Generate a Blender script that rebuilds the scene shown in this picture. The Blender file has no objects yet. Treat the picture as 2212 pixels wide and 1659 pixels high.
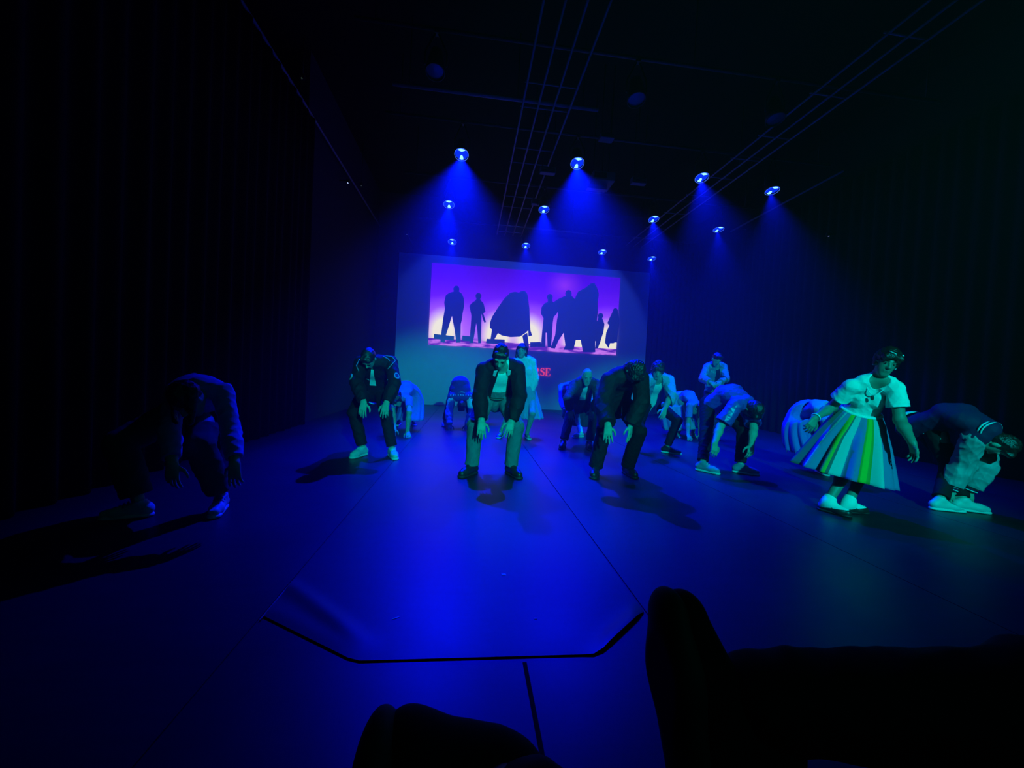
import bpy, math, random
import numpy as np
from mathutils import Vector, Matrix
from mathutils.bvhtree import BVHTree

# ------------------------------------------------------------------ camera
F_PX, CX, CY, CAM_H = 850.0, 1106.0, 829.5, 1.05
def nrm(v):
    v = np.array(v, float); n = np.linalg.norm(v)
    return v / n if n > 1e-9 else v
_yc = nrm([(1014 - CX) / F_PX, -(803 - CY) / F_PX, -1])
_xc = np.array([(9340 - CX) / F_PX, -(1229 - CY) / F_PX, -1.0])
_xc = nrm(-(_xc - _yc * np.dot(_xc, _yc)))
if _xc[0] < 0: _xc = -_xc
_zc = np.cross(_xc, _yc)
ROT = np.array([_xc, _yc, _zc])
CAM = np.array([0, 0, CAM_H])
def ray(px, py): return ROT @ np.array([(px - CX) / F_PX, -(py - CY) / F_PX, -1.0])
def atY(px, py, Y): r = ray(px, py); return CAM + r * (Y / r[1])
def atZ(px, py, Z): r = ray(px, py); return CAM + r * ((Z - CAM_H) / r[2])
def atX(px, py, X): r = ray(px, py); return CAM + r * (X / r[0])

scene = bpy.context.scene
col = scene.collection
cam_data = bpy.data.cameras.new('camera')
cam_data.sensor_width = 36.0
cam_data.lens = F_PX / 2212 * 36.0
cam_data.clip_start = 0.02
cam_data.clip_end = 80
cam = bpy.data.objects.new('camera', cam_data)
col.objects.link(cam)
_m = Matrix([list(ROT[i]) + [CAM[i]] for i in range(3)] + [[0, 0, 0, 1]])
cam.matrix_world = _m
scene.camera = cam

# ------------------------------------------------------------------ world: thin stage haze in a dark hall
HAZE = 0.0115
w = bpy.data.worlds.new('hall_air'); scene.world = w; w.use_nodes = True
nt = w.node_tree; nt.nodes.clear()
wo = nt.nodes.new('ShaderNodeOutputWorld')
bg = nt.nodes.new('ShaderNodeBackground'); bg.inputs[0].default_value = (0.0, 0.0, 0.02, 1); bg.inputs[1].default_value = 0.02
vs = nt.nodes.new('ShaderNodeVolumeScatter'); vs.inputs['Color'].default_value = (1, 1, 1, 1)
vs.inputs['Density'].default_value = HAZE; vs.inputs['Anisotropy'].default_value = 0.74
nt.links.new(bg.outputs[0], wo.inputs['Surface']); nt.links.new(vs.outputs[0], wo.inputs['Volume'])

# ------------------------------------------------------------------ exposure and sampling quality
scene.view_settings.view_transform = 'Standard'
scene.view_settings.look = 'None'
scene.view_settings.gamma = 1.0
scene.view_settings.use_curve_mapping = False
scene.view_settings.exposure = 0.0
cy = scene.cycles
cy.max_bounces = 4; cy.diffuse_bounces = 2; cy.glossy_bounces = 2; cy.transmission_bounces = 2; cy.volume_bounces = 0
cy.use_denoising = True
cy.caustics_reflective = False; cy.caustics_refractive = False
cy.sample_clamp_indirect = 4.0

# ------------------------------------------------------------------ stage lamps: light
LAMP_Z = 4.75
BLUE = (0.0, 0.0035, 1.0)
TEAL = (0.0, 1.0, 0.98)
LAMPS = [  # pixel of the lens, tilt towards the hall (deg), watts
    (997, 333, 25, 6600), (1247, 352, 25, 6400), (1516, 383, 20, 3400), (1668, 411, 14, 2300),
    (970, 441, 22, 5200), (1175, 452, 22, 5600), (1412, 473, 20, 4000), (1552, 495, 12, 2900),
    (977, 522, 24, 1900), (1136, 530, 24, 2000), (1301, 544, 22, 2000), (1408, 558, 18, 2400)]
ROW_Y = [6.84, 8.84, 11.40]
def spot(name, loc, d, power, color, deg, blend, size):
    l = bpy.data.lights.new(name, 'SPOT'); l.energy = power; l.color = color
    l.spot_size = math.radians(deg); l.spot_blend = blend; l.shadow_soft_size = size
    o = bpy.data.objects.new(name, l); col.objects.link(o)
    o.location = loc; o.rotation_euler = Vector(d).to_track_quat('-Z', 'Y').to_euler()
    return o
LAMP_POS = []
for i, (px, py, tilt, watt) in enumerate(LAMPS):
    p = atY(px, py, ROW_Y[i // 4]); t = math.radians(tilt)
    d = np.array([0.0, -math.sin(t), -math.cos(t)])
    LAMP_POS.append((p, d))
    spot('blue_beam', p + d * 0.035 + nrm(np.array([0, 0, -1.0]) + d * d[2]) * 0.045, d, watt, BLUE, 60, 1.0, 0.028)
# front-of-house wash behind the viewer, green-blue
for x, y, z, tx, ty, tz, watt, deg in ((1.6, -4.0, 3.2, 0.3, 4.5, 0.85, 2600, 26), (2.0, -5.0, 4.5, 3.8, 4.2, 0.95, 3300, 25)):
    L = np.array([x, y, z]); T = np.array([tx, ty, tz])
    spot('front_wash', L, nrm(T - L), watt, TEAL, deg, 0.6, 0.08)

# grey-blue light of the projector on the pale wall around the picture
_pp = atZ(1297, 392, 4.75)
spot('projector_light', _pp + np.array([0.08, 0.28, -0.02]), nrm(np.array([1.65, 12.0, 2.2]) - _pp), 300, (0.03, 0.10, 1.0), 84, 0.15, 0.02)

# ------------------------------------------------------------------ materials
MATS = {}
def mat(name, color=(0.5, 0.5, 0.5), rough=0.7, spec=0.4, metal=0.0, emit=None, estr=1.0, noise=0.0, nscale=20.0, bump=0.0, bscale=60.0, sheen=0.0):
    if name in MATS: return MATS[name]
    m = bpy.data.materials.new(name); m.use_nodes = True
    n = m.node_tree.nodes; l = m.node_tree.links
    b = n['Principled BSDF']
    b.inputs['Base Color'].default_value = (*color, 1)
    b.inputs['Roughness'].default_value = rough
    b.inputs['Specular IOR Level'].default_value = spec
    b.inputs['Metallic'].default_value = metal
    if sheen: b.inputs['Sheen Weight'].default_value = sheen
    if emit:
        b.inputs['Emission Color'].default_value = (*emit, 1); b.inputs['Emission Strength'].default_value = estr
    tc = None
    if noise or bump:
        tc = n.new('ShaderNodeTexCoord')
    if noise:
        t = n.new('ShaderNodeTexNoise'); t.inputs['Scale'].default_value = nscale; t.inputs['Detail'].default_value = 3
        r = n.new('ShaderNodeMapRange'); r.inputs['To Min'].default_value = 1 - noise; r.inputs['To Max'].default_value = 1 + noise
        mx = n.new('ShaderNodeMix'); mx.data_type = 'RGBA'; mx.blend_type = 'MULTIPLY'; mx.inputs[0].default_value = 1
        mx.inputs[6].default_value = (*color, 1)
        l.new(tc.outputs['Object'], t.inputs['Vector']); l.new(t.outputs['Fac'], r.inputs['Value'])
        l.new(r.outputs[0], mx.inputs[7]); l.new(mx.outputs[2], b.inputs['Base Color'])
    if bump:
        t2 = n.new('ShaderNodeTexNoise'); t2.inputs['Scale'].default_value = bscale; t2.inputs['Detail'].default_value = 4
        bp = n.new('ShaderNodeBump'); bp.inputs['Strength'].default_value = bump; bp.inputs['Distance'].default_value = 0.01
        l.new(tc.outputs['Object'], t2.inputs['Vector']); l.new(t2.outputs['Fac'], bp.inputs['Height']); l.new(bp.outputs[0], b.inputs['Normal'])
    MATS[name] = m
    return m
def emission(name, color, strength):
    if name in MATS: return MATS[name]
    m = bpy.data.materials.new(name); m.use_nodes = True
    nt = m.node_tree; nt.nodes.clear()
    o = nt.nodes.new('ShaderNodeOutputMaterial'); e = nt.nodes.new('ShaderNodeEmission')
    e.inputs[0].default_value = (*color, 1); e.inputs[1].default_value = strength
    nt.links.new(e.outputs[0], o.inputs[0]); MATS[name] = m
    m.cycles.emission_sampling = 'NONE'
    return m

# ------------------------------------------------------------------ mesh helpers
def link_mesh(name, verts, faces, m, parent=None, smooth=True, origin=None, mi=None):
    me = bpy.data.meshes.new(name)
    V = np.asarray(verts, dtype=np.float32).reshape(-1, 3)
    if origin is not None: V = V - np.asarray(origin, dtype=np.float32)
    if isinstance(faces, np.ndarray):
        nf = len(faces); k = faces.shape[1]
        me.vertices.add(len(V)); me.vertices.foreach_set('co', V.ravel())
        me.loops.add(nf * k); me.loops.foreach_set('vertex_index', faces.astype(np.int32).ravel())
        me.polygons.add(nf); me.polygons.foreach_set('loop_start', np.arange(0, nf * k, k, dtype=np.int32))
        me.update(calc_edges=True); me.validate()
    else:
        me.from_pydata(V.tolist(), [], faces); me.update()
    for mm in (m if isinstance(m, (list, tuple)) else [m]): me.materials.append(mm)
    if mi is not None: me.polygons.foreach_set('material_index', np.asarray(mi, dtype=np.int32))
    if smooth: me.polygons.foreach_set('use_smooth', np.ones(len(me.polygons), dtype=bool))
    o = bpy.data.objects.new(name, me); col.objects.link(o)
    if parent is not None: o.parent = parent
    if origin is not None and parent is None: o.location = origin
    return o
def tag(o, label=None, cat=None, group=None, kind=None):
    if label: o['label'] = label
    if cat: o['category'] = cat
    if group: o['group'] = group
    if kind: o['kind'] = kind
    return o
def empty(name, loc):
    o = bpy.data.objects.new(name, None); col.objects.link(o); o.location = loc; o.empty_display_size = 0.1
    return o
class MB:
    """collects boxes, tubes, lathes into one mesh"""
    def __init__(s): s.v = []; s.f = []
    def box(s, lo, hi):
        b = len(s.v)
        for z in (lo[2], hi[2]):
            for x, y in ((lo[0], lo[1]), (hi[0], lo[1]), (hi[0], hi[1]), (lo[0], hi[1])): s.v.append((x, y, z))
        for q in ((3, 2, 1, 0), (4, 5, 6, 7), (0, 1, 5, 4), (1, 2, 6, 5), (2, 3, 7, 6), (3, 0, 4, 7)): s.f.append([b + i for i in q])
        return s
    def tube(s, pts, r, n=10, cap=True):
        pts = [np.array(p, float) for p in pts]; b = len(s.v); k = len(pts)
        rs = r if isinstance(r, (list, tuple)) else [r] * k
        ref = None
        for i, p in enumerate(pts):
            d = nrm(pts[min(i + 1, k - 1)] - pts[max(i - 1, 0)])
            if ref is None: ref = np.array([0, 0, 1.0]) if abs(d[2]) < 0.9 else np.array([1.0, 0, 0])
            u = nrm(np.cross(d, ref)); ref = nrm(np.cross(u, d)); v = ref
            for j in range(n):
                a = 2 * math.pi * j / n; s.v.append(tuple(p + rs[i] * (math.cos(a) * u + math.sin(a) * v)))
        for i in range(k - 1):
            for j in range(n):
                s.f.append([b + i * n + j, b + i * n + (j + 1) % n, b + (i + 1) * n + (j + 1) % n, b + (i + 1) * n + j])
        if cap:
            s.f.append([b + j for j in range(n)][::-1]); s.f.append([b + (k - 1) * n + j for j in range(n)])
        return s
    def prism(s, poly, axis_origin, u, v, w, t):
        """polygon (2-D) in the plane origin+u,v, thickened by t along w"""
        b = len(s.v); n = len(poly); o = np.array(axis_origin, float)
        for k in (0, 1):
            for (x, y) in poly: s.v.append(tuple(o + np.array(u) * x + np.array(v) * y + np.array(w) * (t * k)))
        s.f.append([b + i for i in range(n)]); s.f.append([b + n + i for i in range(n)][::-1])
        for i in range(n): s.f.append([b + i, b + n + i, b + n + (i + 1) % n, b + (i + 1) % n][::-1])
        return s
    def build(s, name, m, parent=None, smooth=False, origin=None):
        return link_mesh(name, s.v, s.f, m, parent, smooth, origin)
def frame_of(d, ref=(0, 0, 1)):
    d = nrm(d); u = np.cross(d, ref)
    if np.linalg.norm(u) < 1e-3: u = np.cross(d, (1, 0, 0))
    u = nrm(u); return u, np.cross(u, d), d
def lathe(profile, p, d, n=24):
    """profile: (radius, distance along d)"""
    u, v, d = frame_of(d); V = []; Fc = []
    for r, t in profile:
        for j in range(n):
            a = 2 * math.pi * j / n; V.append(np.array(p) + d * t + r * (math.cos(a) * u + math.sin(a) * v))
    for i in range(len(profile) - 1):
        for j in range(n): Fc.append([i * n + j, i * n + (j + 1) % n, (i + 1) * n + (j + 1) % n, (i + 1) * n + j])
    return V, Fc

# ------------------------------------------------------------------ implicit surfaces: smooth bodies and clothes
def rc(a, b, ra, rb): return ('rc', np.array(a, float), np.array(b, float), ra, rb)
def fc(a, b, ra, rb, flat, lat, fb=None): return ('fc', np.array(a, float), np.array(b, float), ra, rb, flat, np.array(lat, float), flat if fb is None else fb)
def el(c, R, rad): return ('el', np.array(c, float), np.array(R, float), np.array(rad, float))
def bounds(p):
    if p[0] in ('rc', 'fc'):
        r = max(p[3], p[4]); return np.minimum(p[1], p[2]) - r, np.maximum(p[1], p[2]) + r
    r = p[3].max(); return p[1] - r, p[1] + r
def pdist(p, X, Y, Z):
    if p[0] == 'rc':
        a, b, ra, rb = p[1:]; d = b - a; L2 = max(float(d @ d), 1e-9)
        x = X - a[0]; y = Y - a[1]; z = Z - a[2]
        t = np.clip((x * d[0] + y * d[1] + z * d[2]) / L2, 0, 1)
        return np.sqrt((x - t * d[0]) ** 2 + (y - t * d[1]) ** 2 + (z - t * d[2]) ** 2) - (ra + (rb - ra) * t)
    if p[0] == 'fc':
        a, b, ra, rb, flat, lat, fb = p[1:]; d = b - a; L = max(np.linalg.norm(d), 1e-6); w_ = d / L
        u = nrm(lat - w_ * (lat @ w_)); v = np.cross(w_, u)
        x = X - a[0]; y = Y - a[1]; z = Z - a[2]
        pw = x * w_[0] + y * w_[1] + z * w_[2]; pu = x * u[0] + y * u[1] + z * u[2]; pv = x * v[0] + y * v[1] + z * v[2]
        t = np.clip(pw / L, 0, 1); fl = flat + (fb - flat) * t
        e = np.sqrt(pu ** 2 + (pv / fl) ** 2 + (pw - t * L) ** 2)
        return (e - (ra + (rb - ra) * t)) * 0.85
    c, R, r = p[1:]
    x = X - c[0]; y = Y - c[1]; z = Z - c[2]
    q = [(x * R[i][0] + y * R[i][1] + z * R[i][2]) for i in range(3)]
    k0 = np.sqrt(sum((q[i] / r[i]) ** 2 for i in range(3))); k1 = np.sqrt(sum((q[i] / r[i] ** 2) ** 2 for i in range(3))) + 1e-9
    return k0 * (k0 - 1) / k1
class Field:
    def __init__(s, prims, h, pad=0.035):
        bl = [bounds(p) for p in prims]
        s.lo = np.min([b[0] for b in bl], axis=0) - pad; hi = np.max([b[1] for b in bl], axis=0) + pad
        s.h = h; s.n = np.ceil((hi - s.lo) / h).astype(int) + 1
        s.D = np.full(s.n, 0.5, dtype=np.float32)
        s.ax = [(s.lo[i] + h * np.arange(s.n[i])).astype(np.float32) for i in range(3)]
    def sl(s, lo, hi):
        i0 = np.clip(np.floor((lo - s.lo) / s.h).astype(int), 0, s.n - 1); i1 = np.clip(np.ceil((hi - s.lo) / s.h).astype(int) + 1, 1, s.n)
        return tuple(slice(a, b) for a, b in zip(i0, i1))
    def grid(s, q): return s.ax[0][q[0]][:, None, None], s.ax[1][q[1]][None, :, None], s.ax[2][q[2]][None, None, :]
    def add(s, p, k=0.02, mg=0.05):
        lo, hi = bounds(p); q = s.sl(lo - mg, hi + mg)
        if 0 in s.D[q].shape: return s
        d = pdist(p, *s.grid(q)).astype(np.float32); o = s.D[q]
        if k > 0:
            hh = np.maximum(k - np.abs(o - d), 0) / k; s.D[q] = np.minimum(o, d) - hh * hh * k * 0.25
        else: s.D[q] = np.minimum(o, d)
        return s
    def sub(s, p, k=0.008, mg=0.03):
        lo, hi = bounds(p); q = s.sl(lo - mg, hi + mg)
        if 0 in s.D[q].shape: return s
        d = -pdist(p, *s.grid(q)).astype(np.float32); o = s.D[q]
        hh = np.maximum(k - np.abs(o - d), 0) / max(k, 1e-6); s.D[q] = np.maximum(o, d) + hh * hh * k * 0.25
        return s
    def clip(s, pt, nv, R=9.0):
        """cut away the side the normal points to, within R of the point"""
        pt = np.array(pt, float); nv = nrm(nv); q = s.sl(pt - R, pt + R); X, Y, Z = s.grid(q)
        d = ((X - pt[0]) * nv[0] + (Y - pt[1]) * nv[1] + (Z - pt[2]) * nv[2]).astype(np.float32)
        if R < 5:
            far = ((X - pt[0]) ** 2 + (Y - pt[1]) ** 2 + (Z - pt[2]) ** 2) > R * R
            d = np.where(far, -1.0, d)
        s.D[q] = np.maximum(s.D[q], d); return s
    def cut(s, fn, band=True):
        X, Y, Z = s.grid((slice(None),) * 3); s.D = np.maximum(s.D, fn(X, Y, Z).astype(np.float32)); return s
    def wrinkle(s, amp, freq, seed, stretch=None):
        rng = np.random.default_rng(seed); idx = np.nonzero(np.abs(s.D) < 0.04)
        P = np.stack([s.ax[i][idx[i]] for i in range(3)], 1); w_ = np.zeros(len(P), dtype=np.float32)
        for i in range(7):
            kv = nrm(rng.normal(size=3)) * freq * rng.uniform(0.5, 1.5)
            if stretch is not None:
                st = nrm(stretch); kv = kv - st * (kv @ st) * 0.7
            ph = rng.uniform(0, 6.28); a = P @ kv + ph + 1.2 * np.sin(P @ (kv[[1, 2, 0]] * 0.4) + ph)
            w_ += (1 - np.abs(np.sin(a))) ** 2 - 0.35
        s.D[idx] -= amp * w_ / 2.5; return s
    def mesh(s):
        D = s.D; b = D < 0
        b[0] = b[-1] = False; b[:, 0] = b[:, -1] = False; b[:, :, 0] = b[:, :, -1] = False
        D = np.where(b, D, np.maximum(D, 1e-5))
        cnt = np.zeros(np.array(b.shape) - 1, dtype=np.int8)
        for dx in (0, 1):
            for dy in (0, 1):
                for dz in (0, 1): cnt += b[dx:b.shape[0] - 1 + dx, dy:b.shape[1] - 1 + dy, dz:b.shape[2] - 1 + dz]
        I = np.nonzero((cnt > 0) & (cnt < 8)); N = len(I[0])
        if N == 0: return np.zeros((0, 3)), np.zeros((0, 4), int)
        ids = np.full(cnt.shape, -1, dtype=np.int32); ids[I] = np.arange(N)
        B = np.stack(I, 1); acc = np.zeros((N, 3)); ct = np.zeros(N)
        cor = [(x, y, z) for x in (0, 1) for y in (0, 1) for z in (0, 1)]
        val = {c: D[I[0] + c[0], I[1] + c[1], I[2] + c[2]] for c in cor}
        for c in cor:
            for a in range(3):
                if c[a] == 0:
                    c2 = list(c); c2[a] = 1; c2 = tuple(c2); v0 = val[c]; v1 = val[c2]
                    m = (v0 < 0) != (v1 < 0); t = np.where(m, v0 / np.where(m, v0 - v1, 1), 0)
                    pp = np.tile(np.array(c, float), (N, 1)); pp[:, a] = t
                    acc += pp * m[:, None]; ct += m
        V = (B + acc / ct[:, None]) * s.h + s.lo; N_ = N
        Q = []
        for a in range(3):
            s0 = [slice(None)] * 3; s1 = [slice(None)] * 3; s0[a] = slice(0, -1); s1[a] = slice(1, None)
            e0 = b[tuple(s0)]; e1 = b[tuple(s1)]; E_ = np.nonzero(e0 != e1)
            E_ = np.stack(E_, 1); o1, o2 = [(1, 2), (2, 0), (0, 1)][a]
            ok = (E_[:, o1] > 0) & (E_[:, o2] > 0) & (E_[:, o1] < cnt.shape[o1]) & (E_[:, o2] < cnt.shape[o2]); E_ = E_[ok]
            def g(d1, d2):
                q = E_.copy(); q[:, o1] -= d1; q[:, o2] -= d2; return ids[q[:, 0], q[:, 1], q[:, 2]]
            quad = np.stack([g(1, 1), g(0, 1), g(0, 0), g(1, 0)], 1)
            ins = b[E_[:, 0], E_[:, 1], E_[:, 2]]; quad[~ins] = quad[~ins][:, ::-1]; Q.append(quad)
        Q = np.concatenate(Q); Q = Q[(Q >= 0).all(1)]
        e = np.concatenate([Q[:, [0, 1]], Q[:, [1, 2]], Q[:, [2, 3]], Q[:, [3, 0]]]); e = np.concatenate([e, e[:, ::-1]])
        cn = np.maximum(np.bincount(e[:, 0], minlength=N_), 1)
        for lam in (0.5, -0.52, 0.5, -0.52):          # even out the grid facets without shrinking
            avg = np.stack([np.bincount(e[:, 0], weights=V[e[:, 1], i], minlength=N_) for i in range(3)], 1) / cn[:, None]
            V = V + lam * (avg - V)
        return V, Q
def soften(o):
    o.shadow_terminator_geometry_offset = 1.0; o.shadow_terminator_normal_offset = 0.04
    return o
def sdf_mesh(name, prims, m, parent, origin, h=0.008, k=0.02, subs=(), clips=(), wr=None, cuts=(), post=()):
    f = Field(prims, h)
    for p in prims: f.add(p, k)
    if wr: f.wrinkle(*wr)
    for p in subs: f.sub(p)
    for c in clips: f.clip(*c)
    for c in cuts: f.cut(c)
    for p in post: f.add(p, 0.006)
    V, Q = f.mesh()
    return soften(link_mesh(name, V, Q, m, parent, True, origin))
DEV = False
# ------------------------------------------------------------------ people
def near_on_ray(px, py, c, L, near=True):
    r = nrm(ray(px, py)); oc = CAM - np.array(c); b = float(r @ oc); cc = float(oc @ oc) - L * L; disc = b * b - cc
    if disc < 0: return CAM + r * (-b)
    return CAM + r * (-b - math.sqrt(disc) if near else -b + math.sqrt(disc))
class Person:
    """S gives joints as pixel + distance; lengths are kept human by solving along the sight line"""
    def __init__(s, label, S, h=0.007, skin='skin'):
        s.S = S; s.k = S.get('H', 1.75) / 1.75; k = s.k; s.fem = S.get('fem', False); s.h = h
        g = lambda n: np.array(atY(*S[n])) if len(S[n]) == 3 else np.array(S[n][3:], float)
        s.pel, s.nb, s.head = g('pel'), g('nb'), g('head')
        s.fwd = nrm(S['fwd']); up = np.array(S.get('up', (0, 0, 1)), float); s.up = nrm(up - s.fwd * (up @ s.fwd)); s.side = np.cross(s.fwd, s.up)
        s.sd = nrm(s.nb - s.pel)
        s.sh = {c: g('sh' + c) for c in 'AB'}
        lat = s.sh['B'] - s.sh['A']; s.lat = nrm(lat)
        W = S.get('sw', 0.30 if s.fem else 0.33) * k      # keep shoulders human-wide along their line
        mid_s = (s.sh['A'] + s.sh['B']) / 2
        if S.get('fixsh', True):
            for c, q in (('A', -1), ('B', 1)): s.sh[c] = mid_s + s.lat * (q * W / 2)
        hl = S.get('hl'); s.hl = nrm(hl) if hl is not None else nrm([s.lat[0], s.lat[1], 0])
        post = np.cross(s.lat, s.sd); s.post = nrm(post if post @ np.array(S.get('postref', (0, 1, 1))) > 0 else -post)
        s.mid = (s.pel + s.nb) / 2 + s.post * S.get('hump', 0.03)
        s.hip = {'A': s.pel - s.hl * 0.09 * k, 'B': s.pel + s.hl * 0.09 * k}
        s.an, s.kn, s.toe, s.el, s.wr, s.fd = {}, {}, {}, {}, {}, {}
        for c in 'AB':
            if 'an' + c in S:
                a = S['an' + c]; s.an[c] = np.array(atZ(a[0], a[1], a[2] if len(a) > 2 else 0.10 * k)) if len(a) < 6 else np.array(a[3:], float)
                t = S['toe' + c]; T = np.array(atZ(t[0], t[1], 0.02)) if len(t) == 2 else s.an[c] + np.array(t, float)
                fd = T - s.an[c]; fd[2] = 0; s.fd[c] = nrm(fd)
                kk = S.get('kn' + c)
                if kk is None or isinstance(kk, str):
                    # bend the knee in the plane hip-ankle-forward
                    A, Bh = s.an[c], s.hip[c]; d = Bh - A; L = np.linalg.norm(d); l1, l2 = 0.42 * k, 0.43 * k
                    fw = np.array(S.get('kfw' + c, S.get('kfw', s.fd[c] * 1.0)), float); fw = nrm(fw - nrm(d) * (fw @ nrm(d)))
                    if L >= l1 + l2 - 1e-3: s.kn[c] = A + d * 0.49 + fw * 0.01
                    else:
                        x = (l1 * l1 - l2 * l2 + L * L) / (2 * L); s.kn[c] = A + nrm(d) * x + fw * math.sqrt(max(l1 * l1 - x * x, 0))
                elif len(kk) == 3: s.kn[c] = np.array(atY(*kk)) if not isinstance(kk[2], str) else near_on_ray(kk[0], kk[1], s.an[c], 0.42 * k, kk[2] == 'n')
            e, wv = S['el' + c], S['wr' + c]
            s.el[c] = np.array(atY(*e)) if not isinstance(e[2], str) else near_on_ray(e[0], e[1], s.sh[c], 0.29 * k, e[2] == 'n')
            if wv[2] == 'k': wv = (wv[0], wv[1], float(s.kn[c][1]) - 0.09)
            s.wr[c] = np.array(atY(*wv)) if not isinstance(wv[2], str) else near_on_ray(wv[0], wv[1], s.el[c], 0.255 * k, wv[2] == 'n')
        if DEV:
            ln = lambda a, b: round(float(np.linalg.norm(a - b)) / k, 2)
            print('PERSON', label[:40], 'spine', ln(s.pel, s.nb), 'neck', ln(s.nb, s.head), 'pelz', round(float(s.pel[2]), 2),
                  {c: (['ua', ln(s.sh[c], s.el[c]), 'fa', ln(s.el[c], s.wr[c])] + (['th', ln(s.hip[c], s.kn[c]), 'sn', ln(s.kn[c], s.an[c])] if c in s.kn else [])) for c in 'AB'})
        s.org = np.array([s.pel[0], s.pel[1], 0.0])
        s.R = dict(p=0.152, w=0.118, c=0.138) if s.fem else dict(p=0.150, w=0.138, c=0.158)
        s.R = {a: b * k * S.get('wide', 1.0) for a, b in s.R.items()}
        s.updir = nrm(s.nb - s.mid)
        s.body(label, skin)
    def torso(s, off=0.0, low=0.0):
        k = s.k; c1 = s.nb - s.updir * 0.16 * k; R = s.R
        pl = s.pel - nrm(s.mid - s.pel) * low
        pr = [fc(pl, s.mid, R['p'] + off, R['w'] + off, 0.70, s.lat), fc(s.mid, c1, R['w'] + off, R['c'] + off, 0.68, s.lat, 0.64)]
        for c in 'AB': pr.append(rc(s.nb - s.updir * 0.06 * k, s.sh[c] - s.updir * 0.01, 0.052 * k + off, 0.05 * k + off))
        for c in 'AB': pr.append(rc(s.nb + s.updir * 0.022 * k, s.nb * 0.45 + s.sh[c] * 0.55 + s.updir * 0.012, 0.054 * k + off * 0.8, 0.054 * k + off))
        if s.fem:
            for q in (-1, 1): pr.append(rc(c1 - s.post * 0.050 * k + s.lat * q * 0.055 * k - s.updir * 0.02, c1 - s.post * 0.056 * k + s.lat * q * 0.055 * k - s.updir * 0.045, 0.048 * k + off, 0.046 * k + off))
        return pr
    def arm(s, c, off=0.0, to=1.0, r0=0.050, r1=0.041, r2=0.030, puff=0.0):
        k = s.k; a, e, w_ = s.sh[c], s.el[c], s.wr[c]; pr = []
        t1 = min(to * 2, 1.0); q = a + (e - a) * t1
        pr.append(rc(a, q, r0 * k + off, (r0 + (r1 - r0) * t1) * k + off + puff))
        if to > 0.5:
            t2 = (to - 0.5) * 2; m_ = e + (w_ - e) * min(0.35, t2); pr.append(rc(e, m_, r1 * k + off + puff, (r1 + 0.002) * k + off))
            if t2 > 0.35: pr.append(rc(m_, e + (w_ - e) * t2, (r1 + 0.002) * k + off, r2 * k + off))
        return pr
    def hand(s, c):
        S = s.S; k = s.k; d = nrm(S.get('hd' + c, (0, -0.25, -1))); n = np.array(S.get('pn' + c, (0, 1, -0.3)), float); n = nrm(n - d * (n @ d))
        th = np.cross(d, n); tt = np.array(S.get('th' + c, (1, 0, 0) if c == 'A' else (-1, 0, 0)), float)
        if th @ tt < 0: th = -th
        cu = S.get('cu' + c, 0.35); w_ = s.wr[c]; pr = []
        big = []
        for i, x in enumerate((0.030, 0.010, -0.010, -0.028)):
            kn = w_ + (d * (0.088 - abs(i - 1) * 0.004) + th * x) * k
            big.append(rc(w_ + (d * 0.012 + th * x * 0.6) * k, kn, 0.0165 * k, 0.0125 * k))
            L = ((0.040, 0.024, 0.019), (0.045, 0.028, 0.020), (0.042, 0.026, 0.020), (0.032, 0.019, 0.017))[i]
            p = kn; a = cu * (0.7 + 0.12 * i); fd0 = nrm(d + th * (x * 5.0) * S.get('spread', 1.0)); ang = 0
            for j, l in enumerate(L):
                ang += a * (0.8, 1.1, 0.7)[j]; q = p + nrm(fd0 * math.cos(ang) + n * math.sin(ang)) * l * k
                pr.append(rc(p, q, (0.0095 - 0.0008 * j) * k, (0.0088 - 0.0009 * j) * k)); p = q
        b = w_ + (d * 0.025 + th * 0.022 + n * 0.006) * k; t1 = b + nrm(d * 0.55 + th * 0.8 + n * 0.25) * 0.045 * k; t2 = t1 + nrm(d * 0.85 + th * 0.35 + n * 0.35) * 0.032 * k; t3 = t2 + nrm(d + n * 0.35) * 0.024 * k
        pr += [rc(b, t1, 0.015 * k, 0.0115 * k), rc(t1, t2, 0.0115 * k, 0.0098 * k), rc(t2, t3, 0.0098 * k, 0.008 * k)]
        return big, pr
    def hp(s, f, l, u):
        q = s.hs; return s.head + s.fwd * f * q + s.side * l * q + s.up * u * q
    def body(s, label, skin):
        k = s.k; s.hs = 0.93 * math.sqrt(k); q = s.hs; HR = np.array([s.side, s.fwd, s.up])
        pr = s.torso()
        pr.append(rc(s.nb - s.updir * 0.04 * k, s.hp(-0.02, 0, -0.055), 0.056 * k, 0.05 * k))
        for c in 'AB':
            pr += s.arm(c)
            if c in s.kn:
                h_, kn, an = s.hip[c], s.kn[c], s.an[c]; ax = nrm(an - kn)
                back = nrm(-(s.fd[c] - ax * (s.fd[c] @ ax)))
                pr += [rc(h_, kn, 0.084 * k, 0.055 * k), rc(kn, an, 0.053 * k, 0.035 * k), rc(kn + (an - kn) * 0.18 + back * 0.018 * k, kn + (an - kn) * 0.42 + back * 0.016 * k, 0.046 * k, 0.042 * k),
                       rc(an - s.fd[c] * 0.02 - np.array([0, 0, 0.05 * k]), an + s.fd[c] * 0.11 * k - np.array([0, 0, 0.055 * k]), 0.035 * k, 0.03 * k)]
        head = [el(s.hp(-0.012, 0, 0.03), HR, np.array([0.076, 0.096, 0.100]) * q), el(s.hp(0.030, 0, -0.045), HR, np.array([0.060, 0.062, 0.080]) * q),
                rc(s.hp(0.060, -0.012, -0.108), s.hp(0.060, 0.012, -0.108), 0.020 * q, 0.020 * q)]
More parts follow.
